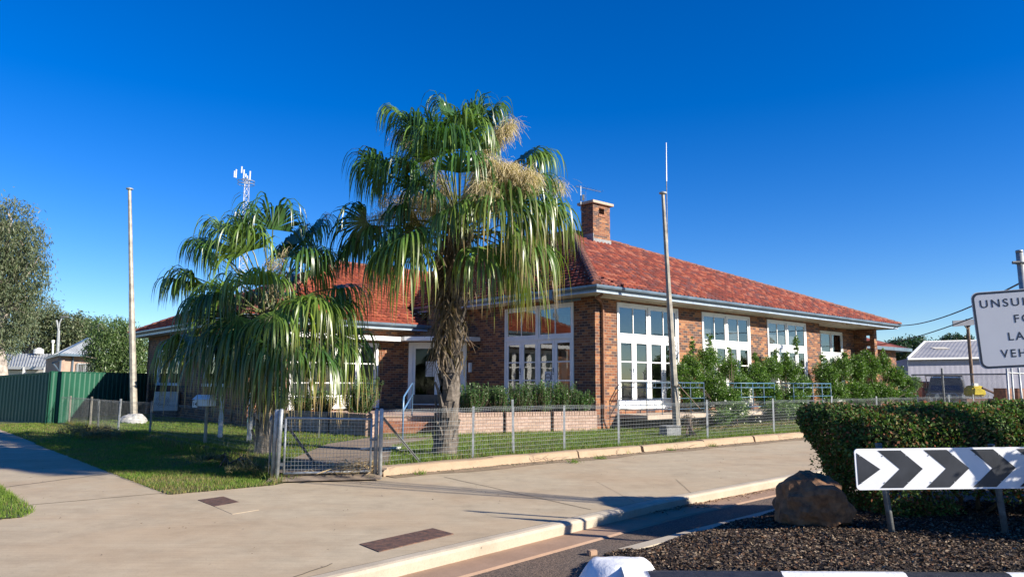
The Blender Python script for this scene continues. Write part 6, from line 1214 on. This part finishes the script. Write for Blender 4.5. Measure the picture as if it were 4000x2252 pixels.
# dried weeds by the flagpole
shrub('dry_weed', 'dead brown weed clump at the foot of the right flagpole', [(*(G(2690, 1660, .3))[:2], .35, .3, .25, .3), (*(G(2680, 1620, .5))[:2], .55, .2, .2, .3)], 1500, .06, [(.16, .11, .07), (.11, .08, .05), (.09, .09, .04)], G(2690, 1705, LZ), seed=81, lw=.25)
shrub('dry_weed', 'straw coloured weed tangle at the foot of the side fence posts', [(*(G(345, 1690, .15))[:2], .15, .9, .5, .22), (*(G(400, 1700, .12))[:2], .1, .7, .4, .18)], 3500, .10, [(.26, .21, .10), (.18, .16, .08), (.12, .12, .05)], G(360, 1700, .02), seed=82, lw=.12, up=.8)
shrub('dry_weed', 'tangled dry weeds along the wire fence just left of the gate', [(*(G(830, 1800, .1))[:2], .1, .5, .3, .12), (*(G(980, 1840, .1))[:2], .1, .5, .25, .14)], 2500, .08, [(.22, .18, .09), (.14, .13, .06), (.08, .11, .04)], G(900, 1820, .02), seed=83, lw=.12, up=.8)
# ------------------------------------------------------------------ grass, litter and chips
def in_poly(x, y, P):
    c = np.zeros(len(x), bool); j = len(P) - 1
    for i in range(len(P)):
        xi, yi = P[i]; xj, yj = P[j]; cr = ((yi > y) != (yj > y)) & (x < (xj - xi) * (y - yi) / ((yj - yi) + 1e-12) + xi); c ^= cr; j = i
    return c
def blades(P, h, w, pal, seed, lean=.35):
    r = np.random.default_rng(seed); n = len(P); a = r.uniform(0, 6.283, n); s = np.stack([np.cos(a), np.sin(a), np.zeros(n)], 1); hh = (h * r.uniform(.45, 1.35, n))[:, None]; ww = (w * r.uniform(.6, 1.3, n))[:, None]
    tip = P + np.concatenate([r.normal(size=(n, 2)) * lean * hh, hh], 1); vs = np.stack([P - s * ww / 2, P + s * ww / 2, tip], 1).reshape(-1, 3); fs = np.arange(3 * n).reshape(n, 3); pal = np.array(pal); c = pal[r.integers(0, len(pal), n)] * r.uniform(.7, 1.3, (n, 1))
    return vs, fs, c
def scatter(poly_uv, dens, z, h, w, pal, seed, hole=None, fade=None, dead=.25):
    r = np.random.default_rng(seed); P = np.array(poly_uv); x0, y0 = P.min(0); x1, y1 = P.max(0); n = int((x1 - x0) * (y1 - y0) * dens); x = r.uniform(x0, x1, n); y = r.uniform(y0, y1, n); k = in_poly(x, y, poly_uv)
    for hp in hole or []: k &= ~in_poly(x, y, hp)
    clump = np.sin(x * 2.3 + 1.7 * np.sin(y * 1.9)) * np.sin(y * 2.9 + 1.3 * np.sin(x * 1.3)); k &= r.random(n) < (.75 + .3 * clump); x, y = x[k], y[k]; clump = clump[k]
    X = K.x + U.x * x + V.x * y; Y = K.y + U.y * x + V.y * y; Q = np.stack([X, Y, np.full(len(x), z)], 1); vs, fs, c = blades(Q, h, w, pal, seed); m_ = (r.random(len(x)) < dead * (1.2 - clump))[:, None]; c = np.where(m_, np.array((.27, .22, .09)) * r.uniform(.6, 1.1, (len(x), 1)), c); return vs, fs, np.repeat(c, 3, 0)
GP = [(.12, .20, .025), (.16, .25, .035), (.09, .16, .022), (.20, .27, .05)]
acc = []
acc.append(scatter([(-11.25, -3.85), (-10.4, -4.32), (2, -4.33), (2, .3), (-4.3, .95), (-7, 1.5), (-8, 8), (-11.2, 8)], 1500, LZ, .055, .013, GP, 101, hole=[gp], dead=.18))
acc.append(scatter([(2, -4.33), (16, -4.33), (16, -.6), (2, -.6)], 650, LZ, .05, .016, GP, 102, dead=.25))
acc.append(scatter([(-11.25, 8), (-8, 8), (-8, 19), (-11.3, 19)], 700, LZ, .055, .016, GP, 103, dead=.1))
acc.append(scatter([(-13.76, -4.56), (-12.2, -4.55), (-11.5, -3.8), (-11.4, 6), (-13.84, 6)], 3200, .01, .045, .010, GP, 104, dead=.35))
acc.append(scatter([(-13.78, 6), (-11.4, 6), (-12, 16), (-13.85, 16)], 900, .01, .05, .016, GP, 105, dead=.3))
acc.append(scatter([(-19, -5.15), (-15.52, -5.3), (-15.37, -4.9), (-15.42, -2.3), (-15.45, 1), (-19, 1)], 2600, .01, .055, .010, GP, 106, dead=.05))
# taller fringe along the kerb wall, fence lines and walls
acc.append(scatter([(-10.2, -4.36), (16, -4.36), (16, -4.12), (-10.2, -4.12)], 900, LZ, .13, .012, GP, 107, dead=.2)); acc.append(scatter([(-11.5, -3.8), (-11.1, -3.8), (-11.0, 15), (-11.7, 15)], 900, .02, .16, .014, GP, 108, dead=.45)); acc.append(scatter([(-12.2, -4.5), (-11.3, -4.2), (-10.9, -2.4), (-11.7, -1.5)], 1500, .02, .12, .012, GP, 109, dead=.5))
acc.append(scatter([(-7.2, .6), (-4.6, .5), (-.3, -.6), (-.3, -.3), (-4.7, .95), (-6.9, 1.55)], 500, LZ, .12, .012, GP, 110)); acc.append(scatter([(.3, -.9), (.9, -.9), (.9, -.05), (.3, -.05)], 500, LZ, .12, .012, GP, 111))
o = 0; VV, FF, CC = [], [], []
for v_, f_, c_ in acc: VV.append(v_); FF.append(f_ + o); CC.append(c_); o += len(v_)
g = np_mesh('grass', np.concatenate(VV), np.concatenate(FF), M['grass'], None, (0, 0, 0), np.concatenate(CC)); tag(g, 'short green and yellowing grass on the lawn and verges', 'grass', kind='stuff')
# weeds in the dirt strip: single tufts
def tuft(p, h, label, seed, n=60, pal=GP, w=.012, spread=.06):
    r = np.random.default_rng(seed); Q = np.array(p) + np.c_[r.normal(size=(n, 2)) * spread, np.zeros(n)]; vs, fs, c = blades(Q, h, w, pal, seed, .8); tag(np_mesh('weed_tuft', vs, fs, M['grass'], None, tuple(p), np.repeat(c, 3, 0)), label, 'weed', 'weed tufts along the edging wall')
for i, (x, y, lab) in enumerate(((2245, 1805, 'yellowish weed tuft on the footpath edge, left of the broken edging'), (2345, 1790, 'wide green weed patch on the dirt strip before the broken edging'), (2435, 1770, 'tall pale weed growing at the broken edging'), (2620, 1758, 'small green weed right of the broken edging'), (2780, 1742, 'low green weed on the dirt strip midway to the hedge'), (3040, 1710, 'bushy weed on the dirt strip nearest the hedge'), (1640, 1850, 'small dry weed on the dirt patch right of the gate post'), (1450, 1868, 'tiny green weed at the foot of the right gate post'))): tuft(G(x, y, .01), .08 + .05 * (i == 2) + .04 * (i == 5), lab, 200 + i)
def litter(name, label, P, size, pal, seed, lw=.25, flat=.25, cat='litter', mat=None):
    r = np.random.default_rng(seed); n = len(P); a = r.uniform(0, 6.28, n); d = np.stack([np.cos(a), np.sin(a), r.normal(size=n) * flat], 1); d /= np.linalg.norm(d, axis=1)[:, None]; s = np.cross(d, np.array([0, 0, 1.0]) + r.normal(size=(n, 3)) * .5); s /= np.linalg.norm(s, axis=1)[:, None]; L = (size * r.uniform(.4, 1.4, n))[:, None]
    vs = np.stack([P - d * L / 2, P + s * L * lw / 2, P + d * L / 2, P - s * L * lw / 2], 1).reshape(-1, 3); fs = np.arange(4 * n).reshape(n, 4); pal = np.array(pal); c = pal[r.integers(0, len(pal), n)] * r.uniform(.6, 1.3, (n, 1)); return tag(np_mesh(name, vs, fs, mat or M['chips'], None, (0, 0, 0), np.repeat(c, 4, 0)), label, cat, kind='stuff')
# bark chips
r = np.random.default_rng(9); xs = r.uniform(.9, 6.5, 90000); ys = r.uniform(5.95, 9.6, 90000); k = np.array([inside_isl(x, y) > .17 and x < .75 * y + .8 and y > 6.13 for x, y in zip(xs, ys)]); xs, ys = xs[k], ys[k]; Q = np.stack([xs, ys, np.array([isl_z(x, y) for x, y in zip(xs, ys)]) + r.uniform(.0, .02, len(xs))], 1)
litter('bark_chips', 'dark bark mulch chips covering the traffic island', Q, .036, [(.05, .035, .025), (.03, .022, .018), (.09, .062, .042), (.02, .016, .014), (.17, .12, .08), (.06, .045, .035), (.26, .20, .14), (.13, .07, .04)], 10, .42, .35, 'mulch')
# palm litter by the gate and leaf litter in the gutter and beds
P = []
for i in range(420): x = r.normal() * 60 + 1400; y = r.normal() * 9 + 1823 - (x - 1400) * .05; p = G(min(max(x, 1240), 1460), y, LZ + .02); P.append((p.x, p.y, LZ + .01 + abs(r.normal()) * .05))
for i in range(160): p = G(r.uniform(1100, 1460), r.uniform(1820, 1850), .12); P.append((p.x, p.y, .135))
litter('palm_litter', 'heap of dry straw coloured palm leaf pieces inside the gate', np.array(P), .22, [(.42, .31, .16), (.34, .24, .12), (.50, .38, .2)], 11, .09, .2)
P = []
for i in range(520): s = r.random(); a = -9.2 + 5.5 * s; dv = r.exponential(.06); p = W(a, -9.25 + .035 * (a + 9) - dv * 1.0, -.11); P.append(tuple(p)) 
for i in range(160): p = G(2700 + r.normal() * 45, 1972 - r.normal() * 5, -.11); P.append(tuple(p))
litter('gutter_litter', 'dry leaf litter gathered in the street gutter', np.array(P), .05, [(.25, .16, .09), (.17, .10, .06), (.35, .25, .15)], 12, .3, .3)
P = [tuple(W(r.uniform(2, 14), r.uniform(-2.2, -1.2), LZ + .03)) for _ in range(2500)]; litter('leaf_litter', 'fallen brown leaves under the shrubs along the sunny wall', np.array(P), .07, [(.25, .16, .08), (.18, .12, .06), (.32, .22, .11)], 13, .4, .3)
P = [tuple(W(r.uniform(-16, 3), r.uniform(-9.0, -5), .006)) for _ in range(240)] + [tuple(W(r.uniform(-15.4, -13.8), r.uniform(-4, 12), .012)) for _ in range(60)]; litter('footpath_debris', 'scattered bits of leaf and grit on the footpath', np.array(P), .022, [(.10, .07, .04), (.06, .05, .035), (.40, .34, .25)], 14, .45, .15)
P = [tuple(W(r.uniform(-10.2, 16), -4.66 - r.exponential(.10), .02)) for _ in range(1500)]; litter('edge_litter', 'small stones and dead grass at the foot of the edging wall', np.array(P), .035, [(.26, .18, .11), (.16, .11, .07), (.38, .30, .2), (.12, .13, .05)], 15, .5, .4)
# hay heap beyond the fence
P = []
for i in range(1500): x = r.normal() * 28 + 3625; p = D(x, 1575, 30); P.append((p.x, p.y + r.normal() * .3, max(.02, 1.0 - abs(x - 3625) / 70 * 1.1) * r.random()))
litter('hay_heap', 'heap of dry brown grass clippings in the yard in front of the four wheel drive', np.array(P), .3, [(.28, .2, .12), (.2, .14, .09)], 16, .08, .5)
for o in bpy.data.objects:
    if '_o' in o: del o['_o']
